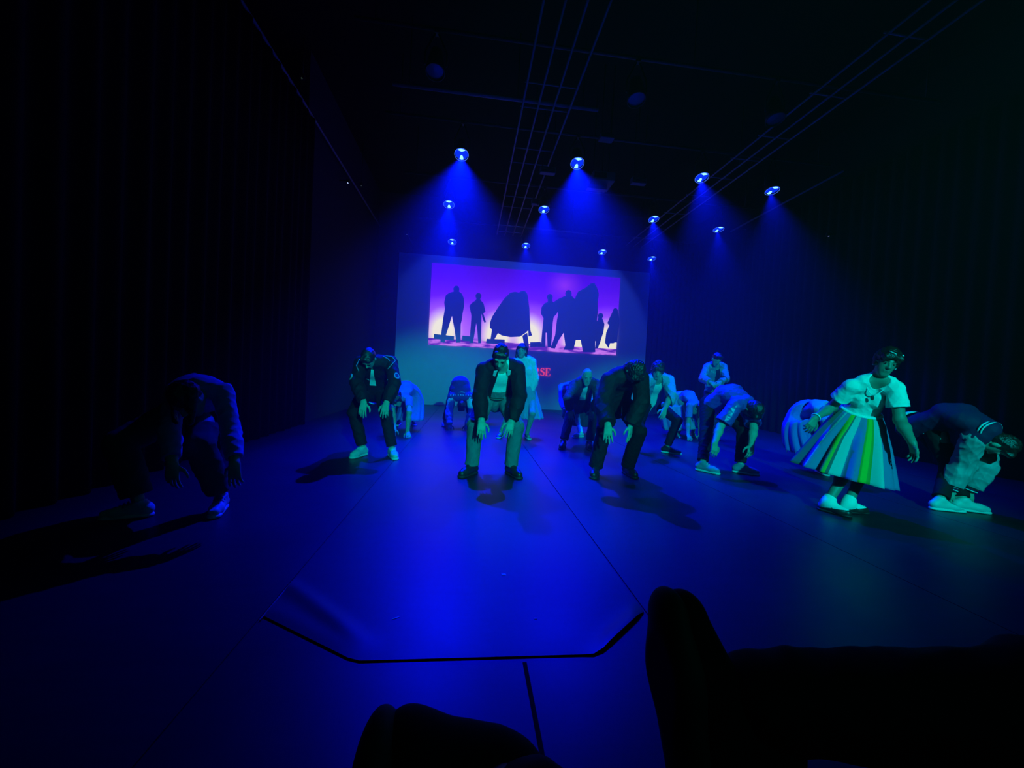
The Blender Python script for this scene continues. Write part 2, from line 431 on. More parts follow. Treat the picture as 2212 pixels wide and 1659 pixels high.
        det = [rc(s.hp(0.083, 0, 0.012), s.hp(0.108, 0, -0.030), 0.009 * q, 0.013 * q), rc(s.hp(0.096, -0.010, -0.034), s.hp(0.096, 0.010, -0.034), 0.010 * q, 0.010 * q),
               rc(s.hp(0.076, -0.042, 0.026), s.hp(0.084, -0.014, 0.022), 0.010 * q, 0.009 * q), rc(s.hp(0.076, 0.042, 0.026), s.hp(0.084, 0.014, 0.022), 0.010 * q, 0.009 * q),
               rc(s.hp(0.084, -0.016, -0.062), s.hp(0.084, 0.016, -0.062), 0.008 * q, 0.008 * q), rc(s.hp(0.082, -0.013, -0.074), s.hp(0.082, 0.013, -0.074), 0.008 * q, 0.008 * q)]
        for l in (-1, 1): det.append(el(s.hp(-0.006, 0.077 * l, -0.012), HR, np.array([0.011, 0.019, 0.031]) * q))
        hb, hf = [], []
        for c in 'AB':
            b_, f_ = s.hand(c); hb += b_; hf += f_
        F = Field(pr + head + det + hb + hf, s.h)
        for p in pr: F.add(p, 0.030)
        for p in head: F.add(p, 0.030)
        for l in (-1, 1): F.sub(rc(s.hp(0.098, 0.031 * l, 0.004), s.hp(0.098, 0.035 * l, 0.004), 0.017 * q, 0.016 * q), 0.012)
        for p in det: F.add(p, 0.010)
        for l in (-1, 1): F.add(rc(s.hp(0.073, 0.032 * l, 0.003), s.hp(0.073, 0.033 * l, 0.003), 0.0125 * q, 0.0125 * q), 0.004)
        for p in hb: F.add(p, 0.014)
        for p in hf: F.add(p, 0.005)
        F.clip((0, 0, 0.004), (0, 0, -1))
        V, Q = F.mesh()
        s.root = soften(link_mesh('person', V, Q, MATS[skin], None, True, s.org))
        tag(s.root, label, 'person', s.S.get('group'))
    def on(s, o, px, py):
        """point and outward normal where a sight line meets a garment"""
        me = o.data; me.calc_loop_triangles(); bv = BVHTree.FromPolygons([v.co for v in me.vertices], [t.vertices for t in me.loop_triangles])
        d = Vector(nrm(ray(px, py))); h = bv.ray_cast(Vector(CAM - s.org), d)
        if h[0] is None: return None, None
        n = np.array(h[1]); n = -n if n @ np.array(d) > 0 else n
        return np.array(h[0]) + s.org, n
    def trace(s, o, pix, m, name='piping', r=0.0045, label=None):
        pts = []
        for a in range(len(pix) - 1):
            for t in np.linspace(0, 1, 5)[(0 if a == 0 else 1):]:
                P_, N_ = s.on(o, pix[a][0] * (1 - t) + pix[a + 1][0] * t, pix[a][1] * (1 - t) + pix[a + 1][1] * t)
                if P_ is not None: pts.append(P_ + N_ * r * 0.5)
        if len(pts) > 2: return s.raw(name, MB().tube(pts, r, 6), m, o, label)
    # ---- clothes, each a mesh of its own under the person
    def part(s, name, prims, m, label=None, parent=None, h=None, **kw):
        o = sdf_mesh(name, prims, MATS[m], parent or s.root, s.org, h or s.h, **kw)
        if label: o['label'] = label
        return o
    def raw(s, name, mb, m, parent=None, label=None, smooth=True):
        o = mb.build(name, MATS[m], parent or s.root, smooth, s.org)
        if label: o['label'] = label
        return o
    def trousers(s, m, off=0.012, hem=0.03, shin=0.056, name='trousers', wr=0.006, seed=1, knee=0.0):
        k = s.k; pr = [fc(s.pel - s.sd * 0.01, s.pel + (s.mid - s.pel) * 0.75, s.R['p'] + off + 0.004, s.R['w'] + off + 0.006, 0.72, s.lat)]; clips = []
        for c in 'AB':
            a = nrm(s.an[c] - s.kn[c]); end = s.an[c] + a * 0.06
            pr += [rc(s.hip[c], s.kn[c], 0.088 * k + off, 0.062 * k + off + knee), rc(s.kn[c], end, 0.062 * k + off + knee, shin * k + off * 0.5)]
            clips.append((s.an[c] - a * hem, a, 0.17))
        clips.append((s.pel + (s.mid - s.pel) * 0.72, s.sd, 0.24)); clips.append(((0, 0, 0.012), (0, 0, -1)))
        return s.part(name, pr, m, clips=clips, wr=(wr, 42, seed) if wr else None)
    def shirt(s, m, off=0.012, to=0.45, name='shirt', low=0.0, neck=True, puff=0.0, seed=2, wr=0.004, hem=None, r2=0.034):
        pr = s.torso(off, low)
        clips = []
        for c in 'AB':
            pr += s.arm(c, off, to, puff=puff, r2=r2)
            e = s.sh[c] + (s.el[c] - s.sh[c]) * min(1, to * 2) if to <= 0.5 else s.el[c] + (s.wr[c] - s.el[c]) * (to * 2 - 1)
            dr = nrm(s.el[c] - s.sh[c]) if to <= 0.5 else nrm(s.wr[c] - s.el[c]); clips.append((e, dr, 0.095))
        if hem is not None: clips.append((s.pel + (s.mid - s.pel) * hem, -s.sd, 0.30))
        subs = [rc(s.nb - s.post * 0.045 * s.k - s.updir * 0.01, s.nb - s.post * 0.09 * s.k + s.updir * 0.05, 0.055 * s.k, 0.075 * s.k)] if neck else []
        return s.part(name, pr, m, subs=subs, clips=clips, wr=(wr, 45, seed) if wr else None)
    def jacket(s, m, off=0.030, low=0.06, to=0.97, open_=None, seed=3, wr=0.007, collar=True, name='jacket', hemclip=None, u0=0.0, f0=-0.01, r2=0.040, h=None, rel=0.0):
        pr = s.torso(off, low); clips = []; k = s.k
        for c in 'AB':
            pr += s.arm(c, off * 0.85, to, r0=0.054, r1=0.046, r2=r2)
            e = s.el[c] + (s.wr[c] - s.el[c]) * (to * 2 - 1) if to > 0.5 else s.sh[c] + (s.el[c] - s.sh[c]) * to * 2
            clips.append((e, nrm(s.wr[c] - s.el[c]), 0.12))
        hp = s.pel - nrm(s.mid - s.pel) * (low + 0.07 if hemclip is None else hemclip)
        clips.append((hp, -nrm(s.mid - s.pel), 0.34))
        if collar:
            n0 = s.nb + s.updir * 0.015 * k; ring = []
            for i in range(13):
                a = math.radians(-140 + 280 * i / 12); ring.append(n0 + (s.post * math.cos(a) + s.lat * math.sin(a)) * 0.075 * k + s.updir * (0.02 if math.cos(a) > 0 else 0.0))
            for i in range(12): pr.append(rc(ring[i], ring[i + 1], 0.022, 0.022))
        cuts = []
        if open_:
            wt, wb = open_; L = np.linalg.norm(s.nb - s.pel); ax = s.sd; lt = nrm(s.lat - ax * (s.lat @ ax)); fr = -s.post; pl = s.pel
            def cut(X, Y, Z):
                x, y, z = X - pl[0], Y - pl[1], Z - pl[2]
                t = (x * ax[0] + y * ax[1] + z * ax[2]) / L; u = x * lt[0] + y * lt[1] + z * lt[2]; f = x * fr[0] + y * fr[1] + z * fr[2]
                w_ = wb + (wt - wb) * np.clip(t, -0.5, 1.2)
                return -np.maximum(np.abs(u - u0 - rel * t) - w_, f0 - f)
            cuts.append(cut)
        return s.part(name, pr, m, clips=clips, cuts=cuts, wr=(wr, 38, seed) if wr else None, h=h)
    def limb_point(s, c, t):
        return s.sh[c] + (s.el[c] - s.sh[c]) * t * 2 if t <= 0.5 else s.el[c] + (s.wr[c] - s.el[c]) * (t - 0.5) * 2
    def cuff(s, c, m, t0, t1, r, name='cuff', parent=None, label=None):
        a, b = s.limb_point(c, t0), s.limb_point(c, t1); d = nrm(b - a)
        return s.part(name, [rc(a, b, r, r * 0.95)], m, label, parent, clips=[(b, d, 0.2), (a, -d, 0.2)], h=min(s.h, 0.005))
    def stripe_rings(s, name, a, b, n, r, rad, m, parent, lat=None, flat=1.0):
        """thin knitted stripes around a cuff or waistband"""
        mb = MB(); u, v, d = frame_of(b - a) if lat is None else (nrm(lat - nrm(b - a) * (lat @ nrm(b - a))), None, nrm(b - a))
        if v is None: v = np.cross(d, u)
        for i in range(n):
            p = a + (b - a) * ((i + 0.5) / n); pts = [p + (u * math.cos(q) + v * math.sin(q) * flat) * r for q in np.linspace(0, 2 * math.pi, 25)]
            mb.tube(pts, rad, 6)
        return s.raw(name, mb, m, parent)
    def shoes(s, m, sole='sole_white', style='sneaker', lace=None, which='AB', scale=1.0):
        k = s.k * scale; Zv = np.array([0, 0, 1.0])
        for c in which:
            A = s.an[c].copy(); d = s.fd[c]; sd = np.cross(d, Zv); A0 = A.copy(); A0[2] = 0
            hc = A0 - d * 0.045 * k; ball = A0 + d * 0.115 * k; toe = A0 + d * 0.165 * k; top = A * 1.0; top[2] = max(0.09, A[2] * 1.0)
            pr = [rc(hc + Zv * 0.052 * k, ball + Zv * 0.044 * k, 0.036 * k, 0.043 * k), rc(ball + Zv * 0.042 * k, toe + Zv * 0.038 * k, 0.043 * k, 0.035 * k)]
            hi = {'sneaker': 0.105, 'boot': 0.13, 'hightop': 0.14, 'flat': 0.06}.get(style, 0.1) * k
            ax = nrm(s.kn[c] - s.an[c]); q = s.an[c] + ax * max(hi - s.an[c][2], -0.02) / max(ax[2], 0.3)
            pr += [rc(hc + Zv * 0.055 * k, q, 0.038 * k, 0.042 * k), rc(A0 + d * 0.07 * k + Zv * 0.055 * k, q + d * 0.008, 0.032 * k, 0.038 * k)]
            if style == 'flat': pr = pr[:2]
            sh = s.part('boot' if style == 'boot' else 'shoe', pr, m, clips=[(A0 + Zv * 0.014, -Zv), (q + ax * 0.005, ax)], k=0.02, h=0.005)
            s.part('sole', [fc(hc + Zv * 0.012, toe + Zv * 0.012, 0.041 * k, 0.043 * k, 0.55, sd)], sole, parent=sh, clips=[(A0 + Zv * 0.002, -Zv), (A0 + Zv * 0.027, Zv)], h=0.005)
            if lace:
                mb = MB()
                for i in range(4):
                    p = A0 + d * (0.055 + 0.022 * i) * k + Zv * (0.105 - 0.011 * i) * k
                    pts = [p + sd * 0.034 * k * x - Zv * 0.022 * k * x * x + Zv * 0.004 + d * 0.006 * x for x in (-1, -0.5, 0, 0.5, 1)]
                    mb.tube(pts, 0.0048 * k, 6)
                s.raw('laces', mb, lace, sh)
    def hair(s, m='hair', style='short', seed=5, name='hair', vol=0.0):
        q = s.hs; HR = np.array([s.side, s.fwd, s.up]); v = vol
        pr = [el(s.hp(-0.018, 0, 0.036), HR, np.array([0.083 + v, 0.103 + v, 0.103 + v]) * q)]
        face = [el(s.hp(0.105, 0, -0.045), HR, np.array([0.066, 0.062, 0.098]) * q)]
        cl = []
        if style == 'short':
            pr.append(el(s.hp(-0.05, 0, -0.02), HR, np.array([0.072 + v, 0.065 + v, 0.07]) * q)); pr.append(rc(s.hp(0.06, -0.04, 0.095), s.hp(0.06, 0.04, 0.10), 0.03 * q, 0.03 * q))
        if style in ('bangs', 'curly'):
            pr += [rc(s.hp(0.072, -0.05, 0.060), s.hp(0.078, 0.045, 0.062), 0.034 * q, 0.034 * q), el(s.hp(-0.045, 0, -0.03), HR, np.array([0.082 + v, 0.07 + v, 0.09]) * q)]
        if style == 'bob':
            pr += [rc(s.hp(-0.03, 0.075, 0.03), s.hp(-0.025, 0.082, -0.13), 0.035 * q, 0.032 * q), rc(s.hp(-0.03, -0.075, 0.03), s.hp(-0.025, -0.082, -0.13), 0.035 * q, 0.032 * q), rc(s.hp(-0.06, 0, 0.03), s.hp(-0.07, 0, -0.13), 0.075 * q, 0.06 * q),
                   rc(s.hp(0.070, -0.05, 0.062), s.hp(0.078, 0.045, 0.064), 0.030 * q, 0.030 * q)]
        if style == 'pinned':
            pr += [rc(s.hp(0.070, -0.055, 0.062), s.hp(0.082, 0.045, 0.066), 0.034 * q, 0.034 * q), rc(s.hp(-0.02, 0.07, 0.04), s.hp(0.0, 0.078, -0.03), 0.03 * q, 0.02 * q), rc(s.hp(-0.02, -0.07, 0.04), s.hp(0.0, -0.078, -0.03), 0.03 * q, 0.02 * q), el(s.hp(-0.10, 0, 0.03), HR, np.array([0.06, 0.055, 0.06]) * q)]
        if style == 'hang':      # loose hair falling straight down from a bowed head
            for a in np.linspace(-1, 1, 5):
                b = s.hp(-0.05, 0.07 * a, 0.05); pr.append(rc(b, b + np.array([0, 0, -0.20]), 0.035, 0.015))
        wr = (0.006 if style != 'curly' else 0.014, 95 if style != 'curly' else 120, seed)
        o = s.part(name, pr, m, subs=face, wr=wr, k=0.03, h=min(s.h, 0.006))
        return o
    def face(s, eye='eye', brow='hair', lips='lips'):
        q = s.hs; mb = MB(); mb2 = MB()
        for l in (-1, 1):
            e = s.hp(0.0855, 0.032 * l, 0.002); V, Fc = lathe([(0.0001, 0.004), (0.006 * q, 0.002), (0.0075 * q, -0.002), (0.007 * q, -0.006)], e, s.fwd, 12)
            m1 = MB(); m1.v = [tuple(p) for p in V]; m1.f = Fc; s.raw('eye', m1, eye)
            m2 = MB(); m2.tube([s.hp(0.084, 0.050 * l, 0.024), s.hp(0.093, 0.033 * l, 0.032), s.hp(0.094, 0.014 * l, 0.028)], [0.003 * q, 0.0045 * q, 0.004 * q], 6); s.raw('eyebrow', m2, brow)
        m3 = MB(); m3.tube([s.hp(0.086, -0.022, -0.068), s.hp(0.0925, 0, -0.066), s.hp(0.086, 0.022, -0.068)], [0.003 * q, 0.007 * q, 0.003 * q], 8); s.raw('lips', m3, lips)
    def skirt(s, m, hem, r_hem, waist=None, r_w=None, axis=None, lat=None, flat=0.8, flat_h=0.85, pleats=14, amp=0.06, seed=1, name='skirt', bulge=0.0, rag=0.0, mats=None, gore=None, tilt=None, mid=None, nseg=144):
        """a gathered tube of cloth from the waist ring to the hem ring, folds growing downwards"""
        rng = np.random.default_rng(seed); k = s.k
        wc = s.pel + (s.mid - s.pel) * 0.45 if waist is None else np.array(waist); hem = np.array(hem, float); rw = (s.R['w'] + 0.02) if r_w is None else r_w
        a0 = nrm(s.sd if axis is None else axis); lat0 = nrm(s.lat if lat is None else lat)
        a1 = nrm(tilt) if tilt is not None else np.array([0, 0, 1.0])
        ph = rng.uniform(0, 6.28, 4); NR = 26; V = []
        m1 = None if mid is None else np.array(mid, float)
        for i in range(NR):
            t = i / (NR - 1); ax = nrm(a0 * (1 - min(t * 2.2, 1)) + a1 * min(t * 2.2, 1)); u = nrm(lat0 - ax * (lat0 @ ax)); v = np.cross(ax, u)
            c = wc * (1 - t) + hem * t if m1 is None else wc * (1 - t) ** 2 + m1 * 2 * t * (1 - t) + hem * t * t
            r = rw + (r_hem - rw) * (t ** 0.8) + bulge * math.sin(math.pi * min(t * 1.3, 1)); fl = flat + (flat_h - flat) * t
            for j in range(nseg):
                th = 2 * math.pi * j / nseg
                f = math.sin(pleats * th + ph[0] + 0.6 * math.sin(3 * th + ph[1])) + 0.35 * math.sin((pleats * 1.7) // 1 * th + ph[2])
                rr = r * (1 + amp * f * (0.12 + 0.88 * t ** 0.7)); p = c + (u * math.cos(th) + v * math.sin(th) * fl) * rr
                if i == NR - 1 and rag: p = p + ax * rag * math.sin(pleats * 2 * th + ph[3])
                V.append(p)
        Fq = []; mi = []
        for i in range(NR - 1):
            for j in range(nseg):
                Fq.append([i * nseg + j, i * nseg + (j + 1) % nseg, (i + 1) * nseg + (j + 1) % nseg, (i + 1) * nseg + j])
                if gore: mi.append(gore(2 * math.pi * (j + 0.5) / nseg))
        o = link_mesh(name, V, np.array(Fq), [MATS[x] for x in (mats or [m])], s.root, True, s.org, mi if gore else None)
        sm = o.modifiers.new('cloth_thickness', 'SOLIDIFY'); sm.thickness = 0.004
        return soften(o)
# ------------------------------------------------------------------ material palette
mat('skin', (0.46, 0.33, 0.26), 0.55, 0.35, noise=0.06); mat('skin_deep', (0.26, 0.17, 0.12), 0.5, 0.4, noise=0.06)
mat('hair', (0.012, 0.010, 0.010), 0.34, 0.6, bump=0.5, bscale=120); mat('black_cloth', (0.0055, 0.0055, 0.0075), 0.75, 0.3, noise=0.2)
mat('black_trouser', (0.006, 0.006, 0.008), 0.8, 0.25, noise=0.2); mat('white_cloth', (0.74, 0.74, 0.72), 0.85, 0.2, noise=0.04)
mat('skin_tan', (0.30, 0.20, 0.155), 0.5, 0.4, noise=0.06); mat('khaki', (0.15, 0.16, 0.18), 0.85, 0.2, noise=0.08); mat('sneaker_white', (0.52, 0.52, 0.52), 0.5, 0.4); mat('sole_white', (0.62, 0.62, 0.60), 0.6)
mat('sole_dark', (0.02, 0.02, 0.02), 0.6); mat('boot_black', (0.018, 0.017, 0.016), 0.4, 0.5); mat('patch_pale', (0.30, 0.32, 0.28), 0.8)
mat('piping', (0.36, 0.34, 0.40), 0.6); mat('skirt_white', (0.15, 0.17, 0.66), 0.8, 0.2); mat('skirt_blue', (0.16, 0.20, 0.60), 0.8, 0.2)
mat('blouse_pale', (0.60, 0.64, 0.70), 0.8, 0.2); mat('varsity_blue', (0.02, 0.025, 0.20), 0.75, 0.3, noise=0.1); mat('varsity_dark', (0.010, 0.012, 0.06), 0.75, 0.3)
mat('sleeve_pale', (0.26, 0.28, 0.30), 0.6, 0.4, noise=0.05); mat('brown_jacket', (0.030, 0.034, 0.032), 0.7, 0.3, noise=0.1); mat('jeans_dark', (0.026, 0.032, 0.05), 0.85, 0.2, noise=0.12)
mat('satin_blue', (0.03, 0.06, 0.36), 0.38, 0.6, noise=0.06); mat('satin_silver', (0.20, 0.25, 0.30), 0.33, 0.7); mat('denim_pale', (0.18, 0.23, 0.30), 0.8, 0.2)
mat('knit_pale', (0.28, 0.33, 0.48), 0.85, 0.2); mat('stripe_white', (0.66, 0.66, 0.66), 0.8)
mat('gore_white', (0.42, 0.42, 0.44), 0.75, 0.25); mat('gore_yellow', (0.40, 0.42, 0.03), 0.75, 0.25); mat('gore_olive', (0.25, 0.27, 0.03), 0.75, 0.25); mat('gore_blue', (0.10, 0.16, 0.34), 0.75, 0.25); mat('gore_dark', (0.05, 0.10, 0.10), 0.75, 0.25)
mat('dark_skirt', (0.05, 0.06, 0.055), 0.85, 0.2, noise=0.1); mat('eye', (0.01, 0.01, 0.01), 0.2, 0.6); mat('lips', (0.30, 0.14, 0.12), 0.5)
mat('bead', (0.8, 0.8, 0.8), 0.25, 0.8); mat('pendant', (0.04, 0.05, 0.05), 0.3); mat('viewer_black', (0.006, 0.006, 0.007), 0.8, 0.2); mat('viewer_rubber', (0.030, 0.034, 0.030), 0.7, 0.3)
mat('pipe_grey', (0.30, 0.29, 0.32), 0.5, 0.4); mat('pipe_dark', (0.05, 0.05, 0.06), 0.5, 0.4); mat('case_black', (0.02, 0.02, 0.022), 0.5, 0.4); mat('chrome', (0.6, 0.6, 0.65), 0.2, 0.8, 0.9)
mat('drape_black', (0.012, 0.012, 0.016), 0.95, 0.1, noise=0.2, nscale=3); mat('wall_dark', (0.035, 0.035, 0.05), 0.9, 0.15, noise=0.1, nscale=2); mat('ceiling_black', (0.006, 0.006, 0.008), 0.95, 0.1)
mat('screen_white', (0.62, 0.66, 0.66), 0.85, 0.15); mat('grey_box', (0.16, 0.16, 0.18), 0.6); mat('tape_white', (0.8, 0.8, 0.8), 0.6)
mat('curtain_blue', (0.022, 0.022, 0.03), 0.95, 0.1, noise=0.15, nscale=2)

def floor_mat(name, color, rough, strip=None):
    m = mat(name, color, rough, 0.45); n = m.node_tree.nodes; l = m.node_tree.links; b = n['Principled BSDF']
    tc = n.new('ShaderNodeTexCoord'); mp = n.new('ShaderNodeMapping'); mp.inputs['Scale'].default_value = (1.2, 9.0, 1)
    t = n.new('ShaderNodeTexNoise'); t.inputs['Scale'].default_value = 2.2; t.inputs['Detail'].default_value = 5; t.inputs['Roughness'].default_value = 0.65
    r = n.new('ShaderNodeMapRange'); r.inputs['From Min'].default_value = 0.3; r.inputs['From Max'].default_value = 0.75; r.inputs['To Min'].default_value = 0.82; r.inputs['To Max'].default_value = 1.22
    mx = n.new('ShaderNodeMix'); mx.data_type = 'RGBA'; mx.blend_type = 'MULTIPLY'; mx.inputs[0].default_value = 1; mx.inputs[6].default_value = (*color, 1)
    t2 = n.new('ShaderNodeTexNoise'); t2.inputs['Scale'].default_value = 1.1; t2.inputs['Detail'].default_value = 4
    r2 = n.new('ShaderNodeMapRange'); r2.inputs['To Min'].default_value = rough - 0.10; r2.inputs['To Max'].default_value = rough + 0.12
    l.new(tc.outputs['Object'], mp.inputs[0]); l.new(mp.outputs[0], t.inputs['Vector']); l.new(t.outputs['Fac'], r.inputs['Value']); l.new(r.outputs[0], mx.inputs[7]); l.new(mx.outputs[2], b.inputs['Base Color'])
    l.new(tc.outputs['Object'], t2.inputs['Vector']); l.new(t2.outputs['Fac'], r2.inputs['Value']); l.new(r2.outputs[0], b.inputs['Roughness'])
    return m
floor_mat('vinyl', (0.018, 0.018, 0.022), 0.41); floor_mat('boards', (0.014, 0.014, 0.017), 0.42)

# ------------------------------------------------------------------ the hall
XL, XR, YB, YN, ZC = -2.9, 7.3, 12.3, -7.0, 6.3
def struct(name, mb, m, smooth=False):
    o = mb.build(name, MATS[m], None, smooth); o['kind'] = 'structure'; return o
struct('floor', MB().box((-5.2, YN, -0.12), (8.6, YB + 0.3, -0.006)), 'boards')
struct('ceiling', MB().box((-5.2, YN, ZC), (8.6, YB + 0.3, ZC + 0.15)), 'ceiling_black')
struct('wall_back', MB().box((XL - 0.1, YB, -0.006), (XR + 0.1, YB + 0.15, ZC)), 'wall_dark')
struct('wall_left', MB().box((XL - 0.15, 7.1, -0.006), (XL, YB, ZC)), 'wall_dark')
struct('wall_right', MB().box((XR, YN, -0.006), (XR + 0.15, YB, ZC)), 'drape_black')
# pale projection wall standing just in front of the rear wall
struct('wall_screen', MB().box((-2.22, 12.0, -0.006), (5.53, 12.12, 4.46)), 'screen_white')
# floor joint in front of the dance mat
mb = MB(); mb.box((0.245, YN, -0.0062), (0.26, 1.40, -0.0045)); struct('trim_1', mb, 'drape_black')

def drape(name, pts, z0, z1, amp, waves, m, label, cat='curtain', thick=0.01):
    pts = [np.array(p, float) for p in pts]; a, b = pts[0], pts[-1]; L = np.linalg.norm(b - a); d = (b - a) / L; nn = np.array([-d[1], d[0]])
    n = int(waves * 10); V = []; Fq = []
    for i in range(n + 1):
        t = i / n; p = a + d * L * t
        for j in range(5):
            z = z0 + (z1 - z0) * j / 4; q = p + nn * amp * (math.sin(2 * math.pi * waves * t) + 0.4 * math.sin(2 * math.pi * waves * 0.37 * t + 1)) * (1.0 - 0.25 * j / 4)
            V.append((q[0], q[1], z))
    for i in range(n):
        for j in range(4): Fq.append([i * 5 + j, i * 5 + j + 1, (i + 1) * 5 + j + 1, (i + 1) * 5 + j])
    c = (a + b) / 2; o = link_mesh(name, V, np.array(Fq), MATS[m], None, True, (c[0], c[1], z0))
    sm = o.modifiers.new('cloth_thickness', 'SOLIDIFY'); sm.thickness = thick
    return tag(o, label, cat)
drape('stage_curtain', [(XL + 0.08, 7.15), (XL + 0.08, -2.5)], 0.0, 5.17, 0.035, 40, 'drape_black', 'black stage curtain hanging along the left side in front of the dark wall')
drape('stage_curtain', [(5.62, 12.2), (7.2, 12.2)], 0.0, 5.6, 0.035, 9, 'curtain_blue', 'dark blue-lit curtain beside the right edge of the pale screen wall')
drape('stage_curtain', [(7.18, 12.1), (7.18, 3.0)], 0.0, 5.15, 0.045, 38, 'curtain_blue', 'long dark side curtain running along the right wall of the stage')

# ------------------------------------------------------------------ dance mat laid in strips
def strip(x0, x1, y0, label, curl=False):
    V = []; Fq = []; nx, ny = 36, 220
    for i in range(nx + 1):
        x = x0 + (x1 - x0) * i / nx; ys = y0 + (max(0, x - 0.54) * 0.86 + max(0, -0.36 - x) * 0.62 if curl else 0)
        for j in range(ny + 1):
            y = ys + (12.0 - ys) * (j / ny) ** 1.8; z = 0.0
            if curl:                       # dog-eared front corners that have lifted off the floor
                a = min(max((x - 0.50) / 0.12, 0), 1) * min(max((x1 - x) / 0.05, 0), 1); z += 0.012 * a * math.exp(-((y - ys) / 0.07) ** 2)
                a = min(max((-0.30 - x) / 0.15, 0), 1); dd = y - ys; z += a * (0.003 * math.exp(-((dd - 0.05) / 0.05) ** 2) + 0.008 * math.exp(-((dd - 0.24 + (x + 0.8) * 0.3) / 0.05) ** 2))
            V.append((x, y, z))
    for i in range(nx):
        for j in range(ny): Fq.append([i * (ny + 1) + j, (i + 1) * (ny + 1) + j, (i + 1) * (ny + 1) + j + 1, i * (ny + 1) + j + 1])
    per = [i * (ny + 1) for i in range(nx + 1)] + [nx * (ny + 1) + j for j in range(1, ny + 1)] + [i * (ny + 1) + ny for i in range(nx - 1, -1, -1)] + [j for j in range(ny - 1, 0, -1)]
    b = len(V); V += [V[i] for i in per] + [(V[i][0], V[i][1], V[i][2] - 0.0035) for i in per]; m_ = len(per)
    for i in range(m_): Fq.append([b + i, b + m_ + i, b + m_ + (i + 1) % m_, b + (i + 1) % m_])
    o = link_mesh('dance_mat', V, np.array(Fq), MATS['vinyl'], None, True, ((x0 + x1) / 2, y0, 0))
    return tag(o, label, 'dance mat', 'dance mat strips')
strip(-0.795, 0.841, 1.425, 'middle strip of glossy dance mat with lifted front corners, brightly lit blue', True)
strip(-2.44, -0.806, 0.2, 'dark strip of dance mat left of the bright middle strip')
strip(0.853, 2.494, 0.2, 'strip of dance mat just right of the bright middle strip')
strip(2.50, 4.144, 0.2, 'strip of dance mat under the person in the striped skirt')
strip(4.15, 5.794, 0.2, 'strip of dance mat under the person bending at the far right')
strip(5.80, 7.10, 0.2, 'outermost strip of dance mat along the right side curtain')
def mark(px, py, w_, d_, label, rot=0.0, m='tape_white'):
    p = atZ(px, py, 0.001); mb = MB().box((-w_ / 2, -d_ / 2, 0.0), (w_ / 2, d_ / 2, 0.0015))
    o = mb.build('tape_mark', MATS[m]); o.location = (p[0], p[1], 0.0005); o.rotation_euler = (0, 0, rot)
    return tag(o, label, 'tape mark')
mark(1088, 1241, 0.022, 0.018, 'small white tape mark alone on the bright blue floor', 0.1)
mark(855, 1335, 0.030, 0.006, 'thin pale scrap on the mat near its front left', 0.5)
mark(1157, 1336, 0.012, 0.008, 'tiny pale speck on the mat near its front edge')
mark(600, 1293, 0.006, 0.30, 'thin pale tape line along the mat seam at the left', 0.0, 'grey_box')

